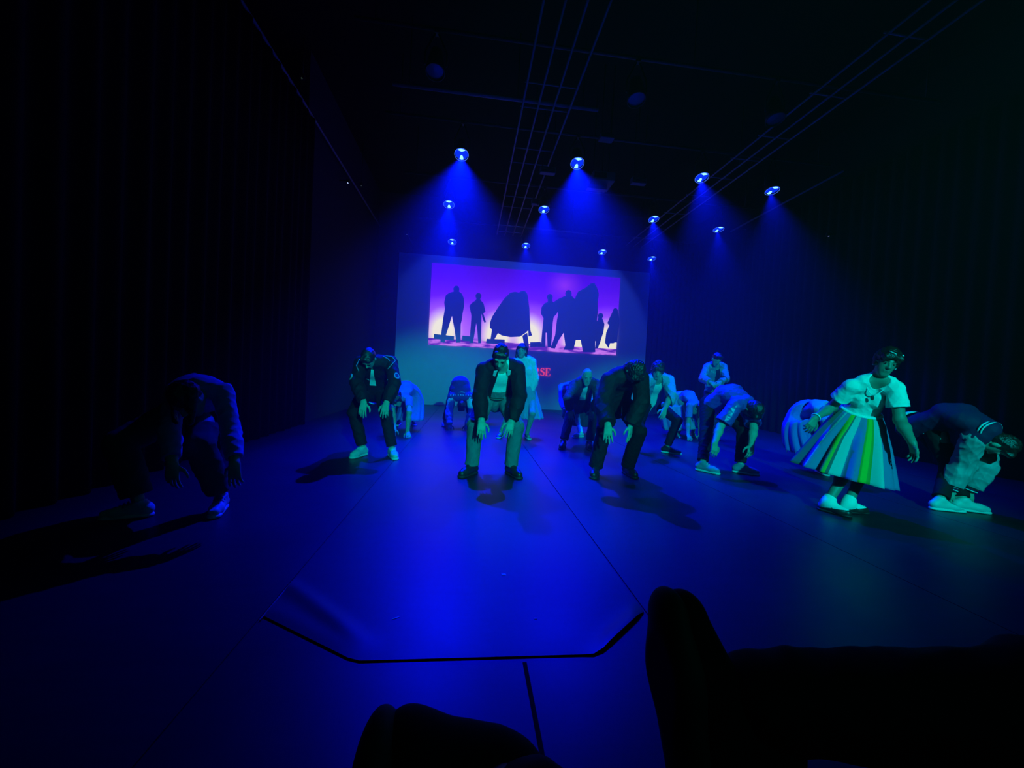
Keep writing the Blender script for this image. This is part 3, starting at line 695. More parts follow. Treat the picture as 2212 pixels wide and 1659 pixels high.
# ------------------------------------------------------------------ projected picture on the screen wall
def picture():
    x0, x1, z0, z1, y = -1.26, 4.555, 1.80, 4.225, 11.985
    Wd, Hh = x1 - x0, z1 - z0
    m = bpy.data.materials.new('projected_picture'); m.use_nodes = True; n = m.node_tree.nodes; l = m.node_tree.links; n.clear()
    out = n.new('ShaderNodeOutputMaterial'); em = n.new('ShaderNodeEmission'); em.inputs[1].default_value = 1.0
    tc = n.new('ShaderNodeTexCoord'); sp = n.new('ShaderNodeSeparateXYZ'); l.new(tc.outputs['Object'], sp.inputs[0])
    def M(op, a, b=None, c=None):
        q = n.new('ShaderNodeMath'); q.operation = op
        for i, v in enumerate((a, b, c)):
            if v is None: continue
            if isinstance(v, (int, float)): q.inputs[i].default_value = v
            else: l.new(v, q.inputs[i])
        return q.outputs[0]
    X, Z = sp.outputs['X'], sp.outputs['Z']
    ramp = n.new('ShaderNodeValToRGB'); l.new(M('DIVIDE', Z, Hh), ramp.inputs[0]); r = ramp.color_ramp
    r.elements[0].position = 0.0; r.elements[0].color = (0.05, 0.010, 0.30, 1); r.elements[1].position = 1.0; r.elements[1].color = (0.058, 0.004, 0.62, 1)
    for p, c in ((0.09, (0.16, 0.035, 0.55, 1)), (0.12, (0.40, 0.14, 0.90, 1)), (0.30, (0.33, 0.085, 0.95, 1)), (0.60, (0.15, 0.012, 0.93, 1)), (0.82, (0.085, 0.005, 0.75, 1))):
        e = r.elements.new(p); e.color = c
    cur = ramp.outputs[0]
    def glow(cx, cz, rx, rz, color, strength, power=1.6):
        nonlocal cur
        a = M('DIVIDE', M('SUBTRACT', X, cx), rx); b = M('DIVIDE', M('SUBTRACT', Z, cz), rz)
        d = M('SQRT', M('ADD', M('MULTIPLY', a, a), M('MULTIPLY', b, b))); f = M('MULTIPLY', M('POWER', M('MAXIMUM', M('SUBTRACT', 1.0, d), 0.0), power), strength)
        mx = n.new('ShaderNodeMix'); mx.data_type = 'RGBA'; mx.inputs[7].default_value = (*color, 1); l.new(cur, mx.inputs[6]); l.new(M('MINIMUM', f, 1.0), mx.inputs[0]); cur = mx.outputs[2]
    pk = (0.95, 0.42, 0.95); yl = (0.95, 0.90, 0.62)
    for cx in (0.45, 2.1, 3.05, 4.15, 5.5): glow(cx, 0.42, 0.95, 1.15, (0.72, 0.22, 0.98), 1.0, 1.3)
    for cx in (0.42, 2.05, 3.02, 4.55, 5.5): glow(cx, 0.40, 0.62, 0.80, yl, 2.6, 1.5)
    glow(4.05, 2.05, 0.7, 0.6, (0.32, 0.04, 0.75), 0.8)
    lowm = M('LESS_THAN', Z, 0.20)
    nz = n.new('ShaderNodeTexNoise'); nz.inputs['Scale'].default_value = 2.2; mp = n.new('ShaderNodeMapping'); mp.inputs['Scale'].default_value = (1, 1, 4); l.new(tc.outputs['Object'], mp.inputs[0]); l.new(mp.outputs[0], nz.inputs['Vector'])
    st = n.new('ShaderNodeMapRange'); st.inputs['From Min'].default_value = 0.42; st.inputs['From Max'].default_value = 0.6; l.new(nz.outputs['Fac'], st.inputs['Value'])
    lo = n.new('ShaderNodeMix'); lo.data_type = 'RGBA'; lo.inputs[6].default_value = (0.10, 0.020, 0.42, 1); lo.inputs[7].default_value = (0.62, 0.20, 0.85, 1); l.new(st.outputs[0], lo.inputs[0])
    fin = n.new('ShaderNodeMix'); fin.data_type = 'RGBA'; l.new(lowm, fin.inputs[0]); l.new(cur, fin.inputs[6]); l.new(lo.outputs[2], fin.inputs[7])
    l.new(fin.outputs[2], em.inputs[0]); l.new(em.outputs[0], out.inputs[0]); MATS['projected_picture'] = m
    root = MB().box((0, 0, 0), (Wd, 0.008, Hh)).build('projected_picture', m); root.location = (x0, y, z0)
    tag(root, 'purple projected picture with dark silhouettes of people on the pale screen wall', 'projection')
    return root, x0, z0, y
pic, PX0, PZ0, PY = picture()
SHN = [0]
def pshape(polys, name='silhouette'):
    """outlines in the 2212 x 1411 close-up of the picture, laid on the wall plane"""
    mb = MB(); SHN[0] += 1; yo = -0.0045 - 0.0006 * SHN[0]
    for poly in polys:
        q = []
        for (u, v) in poly:
            p = atY(840 + u / 3.8138, 530 + v / 3.8138, 11.98); q.append((p[0] - PX0, p[2] - PZ0))
        ar = sum(q[i][0] * q[(i + 1) % len(q)][1] - q[(i + 1) % len(q)][0] * q[i][1] for i in range(len(q)))
        if ar < 0: q = q[::-1]
        mb.prism(q, (0, yo, 0), (1, 0, 0), (0, 0, 1), (0, 1, 0), 0.004); yo -= 0.0003
    return mb.build(name, MATS['screen_white'], pic)
def circ(cx, cy, rx, ry, n=20): return [(cx + rx * math.cos(2 * math.pi * i / n), cy + ry * math.sin(2 * math.pi * i / n)) for i in range(n)]
pshape([circ(556, 362, 25, 30), [(536, 380), (578, 380), (604, 400), (618, 440), (620, 500), (608, 560), (600, 620), (592, 650), (590, 800), (556, 802), (542, 700), (520, 580), (490, 680), (468, 745), (462, 800), (424, 798), (432, 720), (448, 600), (462, 520), (456, 470), (470, 410), (500, 390)]])
pshape([circ(738, 418, 24, 26), [(722, 436), (752, 436), (756, 452), (780, 478), (796, 545), (778, 560), (790, 600), (800, 632), (786, 636), (772, 600), (764, 560), (762, 640), (760, 806), (736, 806), (728, 690), (720, 640), (704, 740), (692, 806), (664, 804), (676, 640), (680, 580), (664, 500), (678, 480), (716, 452)]])
pshape([[(832, 640), (850, 590), (900, 510), (950, 440), (1000, 390), (1040, 382), (1070, 390), (1090, 376), (1120, 376), (1140, 396), (1146, 430), (1158, 520), (1160, 600), (1166, 700), (1180, 742), (1150, 750), (1148, 700), (1128, 720), (1080, 752), (1000, 756), (930, 742), (860, 700), (832, 680)], [(850, 690), (900, 720), (872, 770), (850, 800), (838, 770)], [(1100, 745), (1140, 720), (1150, 800), (1156, 850), (1120, 850)]])
pshape([circ(1326, 426, 24, 26), [(1310, 445), (1344, 445), (1350, 466), (1376, 478), (1390, 520), (1386, 560), (1358, 590), (1350, 640), (1344, 740), (1336, 840), (1308, 840), (1302, 720), (1292, 720), (1290, 838), (1252, 836), (1262, 720), (1274, 600), (1252, 560), (1258, 510), (1284, 476), (1308, 468)]])
pshape([circ(1480, 398, 26, 30), [(1458, 415), (1504, 415), (1530, 440), (1540, 520), (1530, 640), (1520, 720), (1510, 850), (1458, 850), (1440, 720), (1400, 780), (1368, 850), (1332, 846), (1370, 740), (1384, 620), (1396, 560), (1372, 520), (1350, 500), (1352, 470), (1400, 440)]])
pshape([[(1536, 430), (1560, 380), (1620, 350), (1660, 316), (1690, 308), (1712, 340), (1730, 400), (1720, 470), (1722, 540), (1714, 620), (1730, 700), (1736, 780), (1700, 790), (1700, 880), (1600, 880), (1580, 780), (1540, 780), (1520, 860), (1440, 860), (1500, 700), (1530, 560), (1522, 480)]])
pshape([circ(1744, 580, 22, 22), [(1726, 590), (1756, 596), (1776, 650), (1766, 720), (1752, 760), (1740, 800), (1720, 850), (1700, 850), (1712, 740), (1706, 660)]])
pshape([circ(1866, 545, 22, 28), [(1846, 540), (1888, 545), (1902, 640), (1890, 700), (1880, 800), (1862, 800), (1850, 806), (1822, 806), (1810, 846), (1780, 800), (1790, 720), (1816, 660), (1800, 640), (1826, 580)]])
for q_ in ([(372, 730), (538, 748), (536, 786), (370, 770)], [(606, 744), (668, 748), (668, 790), (604, 786)], [(806, 770), (954, 776), (954, 816), (800, 806)], [(1164, 798), (1250, 796), (1262, 836), (1164, 838)]): pshape([q_], 'footlight_silhouette')

# letters of the title below the picture, only the end of the word is in view
def letters():
    x0 = atY(1155, 810, 11.985); z0 = x0[2] - 0.01; hgt = 0.235; mb_all = []
    def slab(mb, x, y, w_, h_): mb.prism([(x, y), (x + w_, y), (x + w_, y + h_), (x, y + h_)], (0, 0, 0), (1, 0, 0), (0, 0, 1), (0, 1, 0), 0.008)
    m = emission('title_red', (0.85, 0.06, 0.16), 0.9)
    root = empty('title_lettering', (x0[0] - 0.05, 11.985, z0)); tag(root, 'red serif title lettering on the screen wall behind the standing person', 'lettering')
    h = hgt
    R_ = MB(); slab(R_, 0.03, 0, 0.045, h); slab(R_, 0.0, 0, 0.105, 0.012); slab(R_, 0.0, h - 0.012, 0.08, 0.012)
    pts = [(0.075, h - 0.006)] + [(0.105 + 0.045 * math.cos(a), h * 0.74 + (h * 0.26 - 0.006) * math.sin(a)) for a in np.linspace(1.5, -1.5, 14)] + [(0.075, h * 0.49)]
    for i in range(len(pts) - 1):
        (ax, ay), (bx, by) = pts[i], pts[i + 1]; wd = 0.006 + 0.016 * math.sin(math.pi * i / (len(pts) - 1)); nx, ny = nrm([-(by - ay), bx - ax]) * wd
        R_.prism([(ax + nx, ay + ny), (ax - nx, ay - ny), (bx - nx, by - ny), (bx + nx, by + ny)], (0, 0, 0), (1, 0, 0), (0, 0, 1), (0, 1, 0), 0.008)
    R_.prism([(0.085, h * 0.5), (0.125, h * 0.5), (0.185, 0.012), (0.20, 0.012), (0.20, 0), (0.145, 0)], (0, 0, 0), (1, 0, 0), (0, 0, 1), (0, 1, 0), 0.008)
    r = R_.build('letter_R', m, root)
    S_ = MB(); pts = [(0.062 + 0.05 * math.cos(a), h * 0.74 + h * 0.23 * math.sin(a)) for a in np.linspace(0.35, 3.6, 14)] + [(0.066 + 0.055 * math.cos(a), h * 0.26 + h * 0.235 * math.sin(a)) for a in np.linspace(1.3, -2.75, 16)]
    for i in range(len(pts) - 1):
        (ax, ay), (bx, by) = pts[i], pts[i + 1]; t = i / (len(pts) - 1); wd = 0.007 + 0.017 * math.exp(-((t - 0.48) / 0.20) ** 2); nx, ny = nrm([-(by - ay), bx - ax]) * wd
        S_.prism([(ax + nx, ay + ny), (ax - nx, ay - ny), (bx - nx, by - ny), (bx + nx, by + ny)], (0, 0, 0), (1, 0, 0), (0, 0, 1), (0, 1, 0), 0.008)
    slab(S_, 0.104, h * 0.70, 0.010, h * 0.28); slab(S_, 0.006, h * 0.03, 0.010, h * 0.28)
    o = S_.build('letter_S', m, root); o.location = (0.225, 0, 0)
    E_ = MB(); slab(E_, 0.03, 0, 0.045, h); slab(E_, 0, 0, 0.165, 0.012); slab(E_, 0, h - 0.012, 0.155, 0.012); slab(E_, 0.07, h * 0.49, 0.055, 0.012)
    slab(E_, 0.118, h * 0.38, 0.010, h * 0.26); slab(E_, 0.148, h * 0.74, 0.010, h * 0.26); slab(E_, 0.158, 0, 0.010, h * 0.28)
    o = E_.build('letter_E', m, root); o.location = (0.365, 0, 0)
letters()

# ------------------------------------------------------------------ stage lamps
lens_m = emission('lens_blue', (0.002, 0.03, 1.0), 1.0); hot_m = emission('lens_hot', (0.30, 0.85, 1.0), 1.6)
dim_m = mat('lens_unlit', (0.10, 0.10, 0.16), 0.3, 0.6)
PIPE_Z = LAMP_Z + 0.55
def lamp(p, d, lit, label):
    root = empty('stage_lamp', tuple(p)); R_ = 0.115; u, v, _ = frame_of(d); u = np.array(u); g = lambda q: q
    V, Fq = lathe([(0.02, -0.30), (0.075, -0.30), (0.085, -0.25), (0.10, -0.16), (R_ + 0.004, -0.06), (R_ + 0.008, 0.012), (R_ - 0.004, 0.012), (R_ - 0.010, -0.05), (0.09, -0.15), (0.06, -0.2), (0.0005, -0.2)], (0, 0, 0), d, 28)
    link_mesh('housing', V, Fq, MATS['case_black'], root)
    V, Fq = lathe([(R_ - 0.006, -0.012), (0.07, -0.004), (0.0005, 0.0)], (0, 0, 0), d, 28)
    link_mesh('lens', V, Fq, lens_m if lit else dim_m, root)
    V, Fq = lathe([(R_ - 0.004, 0.0), (R_ + 0.006, 0.0), (R_ + 0.006, 0.016), (R_ - 0.004, 0.016), (R_ - 0.004, 0.0)], (0, 0, 0), d, 28)
    link_mesh('lens_ring', V, Fq, emission('ring_glow', (0.05, 0.16, 1.0), 0.9) if lit else MATS['case_black'], root)
    if lit:
        # clear patches of the reflector seen through the lens
        Vv = []; b = np.array([0, 0, -1.0]); e1 = nrm(b - d * (b @ d)); e2 = np.cross(d, e1); c = d * 0.006
        def patch(poly, name):
            mb = MB(); mb.prism(poly, tuple(c - d * 0.004), e2, e1, d, 0.006); mb.build(name, hot_m, root)
        patch([(-0.020, 0.030), (0.002, 0.012), (0.022, 0.034), (0.034, 0.088), (0.0, 0.100), (-0.034, 0.088)], 'reflector_highlight')
        patch([(math.cos(a) * 0.098, math.sin(a) * 0.098) for a in np.linspace(-2.25, -0.89, 9)] + [(0.0, -0.052)], 'reflector_highlight')
    yk = MB(); h = PIPE_Z - p[2] - 0.05; b = -d * 0.10
    pts = [b + u * (R_ + 0.02), b + u * (R_ + 0.02) + np.array([0, 0, 0.16]), np.array([0, b[1], h]) + u * 0.02, np.array([0, b[1], h]) - u * 0.02, b - u * (R_ + 0.02) + np.array([0, 0, 0.16]), b - u * (R_ + 0.02)]
    yk.tube(pts, 0.012, 8); yk.build('yoke', MATS['case_black'], root, True)
    ck = MB(); ck.box((-0.03, b[1] - 0.035, h - 0.01), (0.03, b[1] + 0.035, h + 0.0255)); ck.build('clamp', MATS['case_black'], root)
    tag(root, label, 'stage lamp', 'stage lamps on the ceiling pipes'); return root
rows = [('nearest lit row', 0), ('middle lit row', 4), ('rearmost lit row', 8)]; cols = ['first from the left', 'second from the left', 'third from the left', 'fourth, at the right end']
for i, (p, d) in enumerate(LAMP_POS):
    lamp(p, d, True, 'glowing blue stage lamp, %s in the %s' % (cols[i % 4], rows[i // 4][0]))
for (px, py), lb in (((940, 155), 'unlit stage lamp high up left of the middle cable tray'), ((1375, 215), 'unlit stage lamp high up right of the middle cable tray'), ((1675, 257), 'unlit stage lamp high up beyond the right cable tray, nearly black')):
    lamp(atY(px, py, 5.1), nrm([0, -0.25, -1]), False, lb)
# pipes that carry the lamps
def pipe(y, x0, x1, z, label, r=0.024):
    mb = MB().tube([(x0, 0, 0), (x1, 0, 0)], r, 12); o = mb.build('lamp_pipe', MATS['pipe_grey' if r > 0.025 else 'pipe_dark'], None, True); o.location = (0, y, z)
    for x in (x0 + 0.25, (x0 + x1) / 2 + 0.3, x1 - 0.25): MB().tube([(x, 0, r * 0.8), (x, 0, ZC - z + 0.005)], 0.010, 8).build('hanger_rod', MATS['case_black'], o, True)
    return tag(o, label, 'pipe', 'pipes across the ceiling')
for y, lb in ((5.1 + 0.024, 'crossways ceiling pipe nearest the audience, above the unlit lamps'), (6.84 + 0.05, 'crossways ceiling pipe above the nearest lit row of lamps'), (8.84 + 0.035, 'crossways ceiling pipe above the middle lit row of lamps'), (11.40 + 0.03, 'crossways ceiling pipe above the rearmost lit row of lamps')):
    pipe(y, -1.6, 6.6, PIPE_Z, lb)
pipe(6.19, -1.35, 1.83, 5.30, 'short pale crossways pipe passing over the middle cable tray', 0.03)

# ladder-like cable trays running the length of the ceiling
def tray(xs, z, y0, y1, rungs, label, r=0.016):
    root = empty('cable_tray', ((xs[0] + xs[-1]) / 2, y0, z)); cx = (xs[0] + xs[-1]) / 2
    for x in xs: MB().tube([(x - cx, 0, 0), (x - cx, y1 - y0, 0)], r, 10).build('rail', MATS['pipe_grey'], root, True)
    for y in rungs: MB().tube([(xs[0] - cx - 0.03, y - y0, r + 0.012), (xs[-1] - cx + 0.03, y - y0, r + 0.012)], 0.012, 8).build('rung', MATS['pipe_grey'], root, True)
    for y in (y0 + 1.0, (y0 + y1) / 2, y1 - 0.6): MB().tube([(0, y - y0, r + 0.02), (0, y - y0, ZC - z + 0.01)], 0.010, 8).build('hanger_rod', MATS['case_black'], root, True)
    return tag(root, label, 'cable tray')
tray([0.62, 0.86, 1.10, 1.35], 5.2, 2.6, 11.9, [5.70, 6.22, 7.35, 7.85, 9.35, 9.95, 11.2, 11.7], 'four-rail ladder-like cable tray running down the middle of the ceiling')
tray([4.62, 4.88, 5.14], 5.2, 2.2, 11.9, [4.2, 5.2, 6.2, 6.9, 7.6, 8.4, 9.4, 10.4, 11.2], 'three-rail cable tray running along the right of the ceiling')
# side pipe on the left wall with a little lamp
lp = MB().tube([(0, 0, 0), (0, 10.0, 0)], 0.020, 10).build('side_pipe', MATS['pipe_grey'], None, True); lp.location = (-2.82, 2.1, 5.195); tag(lp, 'long thin pipe running along the top of the left wall', 'pipe')
rp = MB().tube([(0, 0, 0), (0, 3.3, 0)], 0.022, 10).build('side_pipe', MATS['pipe_grey'], None, True); rp.location = (7.0, 7.0, 5.3); [MB().tube([(0, y, 0), (0.31, y, 0)], 0.012, 8).build('bracket', MATS['case_black'], rp, True) for y in (0.2, 1.7, 3.1)];  tag(rp, 'short dim pipe near the top of the right side curtain', 'pipe')
def pilot(p, label, col_=(0.5, 0.6, 1.0), st=0.9, r=0.014, fix=None):
    root = empty('pilot_light', tuple(p)); MB().box((-0.035, -0.03, 0.0), (0.035, 0.03, 0.07)).build('casing', MATS['case_black'], root)
    if fix is not None: MB().tube([(0, 0.01, 0.05), np.array(fix) + np.array([0, 0.01, 0.05])], 0.012, 8).build('stem', MATS['case_black'], root, True)
    V, Fq = lathe([(0.0005, 0.012), (r * 0.7, 0.009), (r, 0.0), (r, -0.01)], (0, -0.02, 0.0), (0, -0.5, -1), 12); link_mesh('lens', V, Fq, emission('pilot_%g' % st, col_, st), root)
    return tag(root, label, 'pilot light')
pilot(atX(752, 396, -2.72), 'tiny bright pilot light on the left wall pipe', fix=(-0.19, 0, 0))
pilot(atZ(653, 171, 5.6), 'faint greenish pilot speck in the dark ceiling at upper left', (0.3, 0.5, 0.4), 0.05, fix=(0, 0, ZC - 5.645))
pilot(atZ(781, 402, 5.3), 'faint pilot speck just right of the left wall pipe', (0.3, 0.4, 0.5), 0.08, fix=(0, 0, ZC - 5.345))
pilot(atX(1788, 511, 7.0), 'dim pilot light high on the right side curtain', (0.3, 0.35, 0.9), 0.25, fix=(0.15, 0, 0))
pilot(atY(879, 507, 11.0), 'dim blue pilot speck at the top left of the screen wall', (0.2, 0.3, 0.9), 0.2, fix=(0, 1.31, 0))
# projector and flat boxes hung from the ceiling
def hung_box(px, py, z, sx, sy, sz, label, name='ceiling_box', catg='ceiling box', lens=False):
    p = atZ(px, py, z); root = empty(name, tuple(p))
    mb = MB().box((-sx / 2, -sy / 2, -sz / 2), (sx / 2, sy / 2, sz / 2)); o = mb.build('casing', MATS['grey_box'], root); bv = o.modifiers.new('edge', 'BEVEL'); bv.width = 0.012; bv.segments = 2
    for x in (-sx * 0.35, sx * 0.35): MB().tube([(x, 0, sz / 2 - 0.005), (x, 0, ZC - p[2] + 0.01)], 0.010, 8).build('hanger_rod', MATS['case_black'], root, True)
    if lens:
        V, Fq = lathe([(0.055, -0.02), (0.055, 0.03), (0.045, 0.03), (0.0005, 0.022)], (sx * 0.2, sy / 2, 0.0), (0, 1, 0), 20); link_mesh('lens', V, Fq, MATS['lens_unlit'], root)
        MB().box((-sx * 0.45, -sy / 2 - 0.006, -sz * 0.3), (sx * 0.1, -sy / 2 + 0.004, sz * 0.3)).build('vent_panel', MATS['case_black'], root)
        MB().box((-sx / 2 - 0.05, -0.06, -sz / 2 - 0.09), (sx / 2 - 0.1, 0.06, -sz / 2 - 0.004)).build('cable_bundle', MATS['grey_box'], root)
    else:
        for k in range(4): MB().box((-sx * 0.44, -sy / 2 - 0.004, -sz * 0.36 + k * sz * 0.2), (sx * 0.44, -sy / 2 + 0.002, -sz * 0.26 + k * sz * 0.2)).build('louvre', MATS['case_black'], root)
    return tag(root, label, catg)
hung_box(1297, 392, 4.75, 0.42, 0.46, 0.16, 'boxy projector hanging from the ceiling right of the second lamp', 'projector', 'projector', True)
hung_box(1183, 369, 5.0, 0.30, 0.12, 0.12, 'dim flat box hanging beside the middle cable tray')
hung_box(1379, 392, 5.0, 0.30, 0.12, 0.12, 'dim flat box hanging to the right of the projector')
hung_box(1310, 298, 5.1, 0.24, 0.16, 0.08, 'nearly black flat box hanging above the projector')
hung_box(1160, 437, 5.0, 0.26, 0.12, 0.12, 'dim flat box glimpsed through the middle cable tray')
# small socket box low on the right side
p = atZ(1594, 926, 0.05); rt = empty('floor_socket', (p[0], p[1], 0.0)); MB().box((-0.05, -0.04, 0), (0.05, 0.04, 0.09)).build('casing', MATS['case_black'], rt)
V, Fq = lathe([(0.0005, 0.006), (0.012, 0.004), (0.016, 0.0)], (0, -0.04, 0.06), (0, -1, 0), 12); link_mesh('indicator', V, Fq, emission('pilot_floor', (0.7, 0.7, 1.0), 1.0), rt)
MB().tube([(0.05, 0, 0.012), (0.2, -0.02, 0.012), (0.34, -0.12, 0.012)], 0.010, 8).build('cable', MATS['tape_white'], rt, True); tag(rt, 'small floor socket with a white indicator and pale cable, near the right curtain', 'socket')
# ------------------------------------------------------------------ the performers
# P2: dark varsity jacket, white sneakers
p = Person('person in dark jacket with sleeve patches, hands on knees, in white sneakers', dict(H=1.76, pel=(808, 843, 5.10), nb=(806, 783, 4.68), head=(796, 774, 4.55), fwd=(-0.1, -0.35, -0.95), up=(0, -0.9, 0.35),
    shA=(775, 783, 4.72), shB=(849, 783, 4.72), elA=(770, 826, 'n'), elB=(853, 827, 'n'), wrA=(786, 868, 'n'), wrB=(835, 870, 'n'), anA=(783, 966), anB=(847, 968), toeA=(760, 987), toeB=(855, 990), kfwA=(-0.35, -1, 0.2), kfwB=(0.2, -1, 0.2),
    hdA=(-0.05, -0.3, -1), hdB=(-0.1, -0.3, -1), hump=0.05), h=0.006)
p.trousers('black_trouser', seed=21); p.shirt('white_cloth', low=0.05, seed=22, hem=0.40)
jk = p.jacket('black_cloth', low=0.06, open_=(0.010, 0.055), seed=23, u0=0.0, collar=True)
p.shoes('sneaker_white', lace='stripe_white'); p.hair('hair', 'short', 24); p.face()
for c in 'AB':
    q = p.limb_point(c, 0.42); d = nrm(q - p.mid); 
    f = nrm(-p.post * 0.6 + p.lat * (-0.5 if c == 'A' else 0.5)); f = nrm(f + np.array([0, -0.6, 0])); f = nrm(f - nrm(p.el[c] - p.sh[c]) * (f @ nrm(p.el[c] - p.sh[c])))
    up_ = nrm(p.sh[c] - p.el[c]); sd_ = np.cross(f, up_); mb = MB(); o_ = q + f * 0.079
    mb.prism([(0.030 * math.cos(a) * (1 - 0.15 * math.sin(a)), 0.042 * math.sin(a)) for a in np.linspace(0, 6.28, 17)[:-1]], o_, sd_, up_, -f, 0.02); p.raw('sleeve_patch', mb, 'patch_pale', jk, 'pale crest-shaped sleeve patch', False)
    mb = MB(); mb.prism([(-0.022, -0.026), (0, -0.034), (0.022, -0.026), (0.022, 0.02), (0, 0.03), (-0.022, 0.02)], o_ + f * 0.002, sd_ * 0.8, up_ * 0.8, -f, 0.02); p.raw('patch_centre', mb, 'varsity_dark', jk, None, False)
def piping(p, pts, parent, r=0.0045, m='piping', name='piping'):
    p.raw(name, MB().tube(pts, r, 6), m, parent)
p.trace(jk, [(818, 762), (832, 768), (847, 771), (854, 779), (846, 788), (838, 797)], 'piping'); p.trace(jk, [(828, 770), (839, 776), (842, 780)], 'piping'); p.trace(jk, [(777, 776), (770, 790), (775, 802)], 'piping')
p.trace(jk, [(792, 818), (802, 823)], 'piping', 'pocket_edge'); p.trace(jk, [(830, 825), (838, 820)], 'piping', 'pocket_edge')
for c, q in ():
    b0 = p.nb + p.post * 0.03 + p.lat * q * 0.07 + p.updir * 0.02; b1 = p.sh[c] + p.updir * 0.078 - p.lat * q * 0.02; b2 = p.sh[c] + p.lat * q * 0.074 - p.post * 0.02; b3 = p.sh[c] - p.post * 0.080 + (p.el[c] - p.sh[c]) * 0.25
    piping(p, [b0, (b0 + b1) / 2 + p.updir * 0.012, b1, b2, b3], jk)

# P5: centre man, dark coat open over a white shirt, green-lit khaki trousers
p = Person('person in open dark coat, white shirt and pale trousers leaning on knees, front and centre', dict(H=1.80, pel=(1071, 858, 4.30), nb=(1083, 788, 3.98), head=(1081, 770, 3.83), fwd=(-0.12, -0.6, -0.8), up=(0, -0.8, 0.6),
    shA=(1047, 799, 4.02), shB=(1116, 796, 4.02), elA=(1037, 855, 'n'), elB=(1123, 855, 'n'), wrA=(1040, 908, 'n'), wrB=(1105, 909, 'k'), anA=(1020, 1003), anB=(1104, 1004), toeA=(1008, 1024), toeB=(1117, 1028), kfwA=(-0.3, -1, 0.2), kfwB=(0.3, -1, 0.2),
    hdA=(0.02, -0.35, -1), hdB=(-0.25, -0.35, -1), hump=0.03, wide=1.03), h=0.006)
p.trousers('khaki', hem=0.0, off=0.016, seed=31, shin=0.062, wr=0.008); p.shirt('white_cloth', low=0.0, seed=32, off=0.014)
jk = p.jacket('black_cloth', low=0.10, open_=(0.050, 0.085), seed=33, off=0.030, u0=0.0, rel=0.02)
p.shoes('boot_black', 'sole_dark', 'boot'); p.hair('hair', 'short', 34); p.face()
b = p.pel + (p.mid - p.pel) * 0.35; lt = nrm(p.lat - p.sd * (p.lat @ p.sd)); ring = [b + lt * 0.172 * math.cos(a) + p.post * 0.127 * math.sin(a) for a in np.linspace(0, 2 * math.pi, 33)]
p.raw('belt', MB().tube(ring, 0.017, 8), 'boot_black')
for q in (-1, 1):
    o_ = p.nb - p.post * 0.075 + p.lat * 0.050 * q + p.updir * 0.02
    mb = MB(); mb.prism([(0, 0), (0.035 * q, -0.01), (0.038 * q, -0.075), (0.012 * q, -0.09)], o_ - p.post * 0.03, p.lat, p.updir, p.post, 0.008); p.raw('shirt_collar', mb, 'white_cloth', None, None, False)

# P9: black coat, arms hanging, bent to camera right
p = Person('person all in black bent forward with both hands dangling, right of centre', dict(H=1.78, pel=(1326, 866, 4.35), nb=(1358, 806, 3.98), head=(1370, 803, 3.83), fwd=(0.0, -0.1, -1), up=(0.25, -0.95, 0.2),
    shA=(1312, 823, 3.98), shB=(1388, 815, 3.98), elA=(1302, 874, 'n'), elB=(1386, 868, 'n'), wrA=(1313, 918, 'n'), wrB=(1362, 918, 'n'), anA=(1287, 1006), anB=(1356, 1005), toeA=(1281, 1031), toeB=(1376, 1032), kfwA=(-0.2, -1, 0.2), kfwB=(0.3, -1, 0.2),
    hdA=(0.02, -0.1, -1), hdB=(-0.05, -0.1, -1), pnA=(0.3, 1, 0), pnB=(-0.7, 0.7, 0), cuA=0.15, cuB=0.2, hump=0.08, spread=1.3), h=0.006)
p.trousers('black_trouser', hem=-0.01, off=0.020, seed=41, shin=0.066); jk = p.jacket('black_cloth', low=0.10, seed=43, off=0.042, r2=0.050)
p.shoes('boot_black', 'sole_dark', 'boot'); p.hair('hair', 'curly', 44, vol=0.010); p.face()
zp = p.pel - p.post * 0.165 + p.sd * 0.12; p.raw('zip_pull', MB().tube([zp, zp + np.array([0, -0.01, -0.10])], 0.007, 6), 'chrome', jk)

# P8: bald man
p = Person('bald person in dark jacket and pale shirt crouching with hands on knees', dict(H=1.74, pel=(1252, 874, 6.15), nb=(1264, 823, 5.72), head=(1268, 814, 5.58), fwd=(-0.05, -0.92, -0.4), up=(0, -0.4, 0.92),
    shA=(1236, 832, 5.75), shB=(1292, 830, 5.75), elA=(1227, 862, 'n'), elB=(1293, 865, 'n'), wrA=(1231, 884, 'k'), wrB=(1278, 885, 'k'), anA=(1217, 953), anB=(1273, 955), toeA=(1213, 968), toeB=(1277, 970), kfwA=(-0.3, -1, 0.2), kfwB=(0.2, -1, 0.2), hdA=(0.1, -0.4, -1), hdB=(-0.1, -0.4, -1), hump=0.05), h=0.008)
p.trousers('jeans_dark', seed=51); p.shirt('white_cloth', seed=52); p.jacket('brown_jacket', low=0.02, open_=(0.030, 0.060), seed=53); p.shoes('boot_black', 'sole_dark'); p.face()

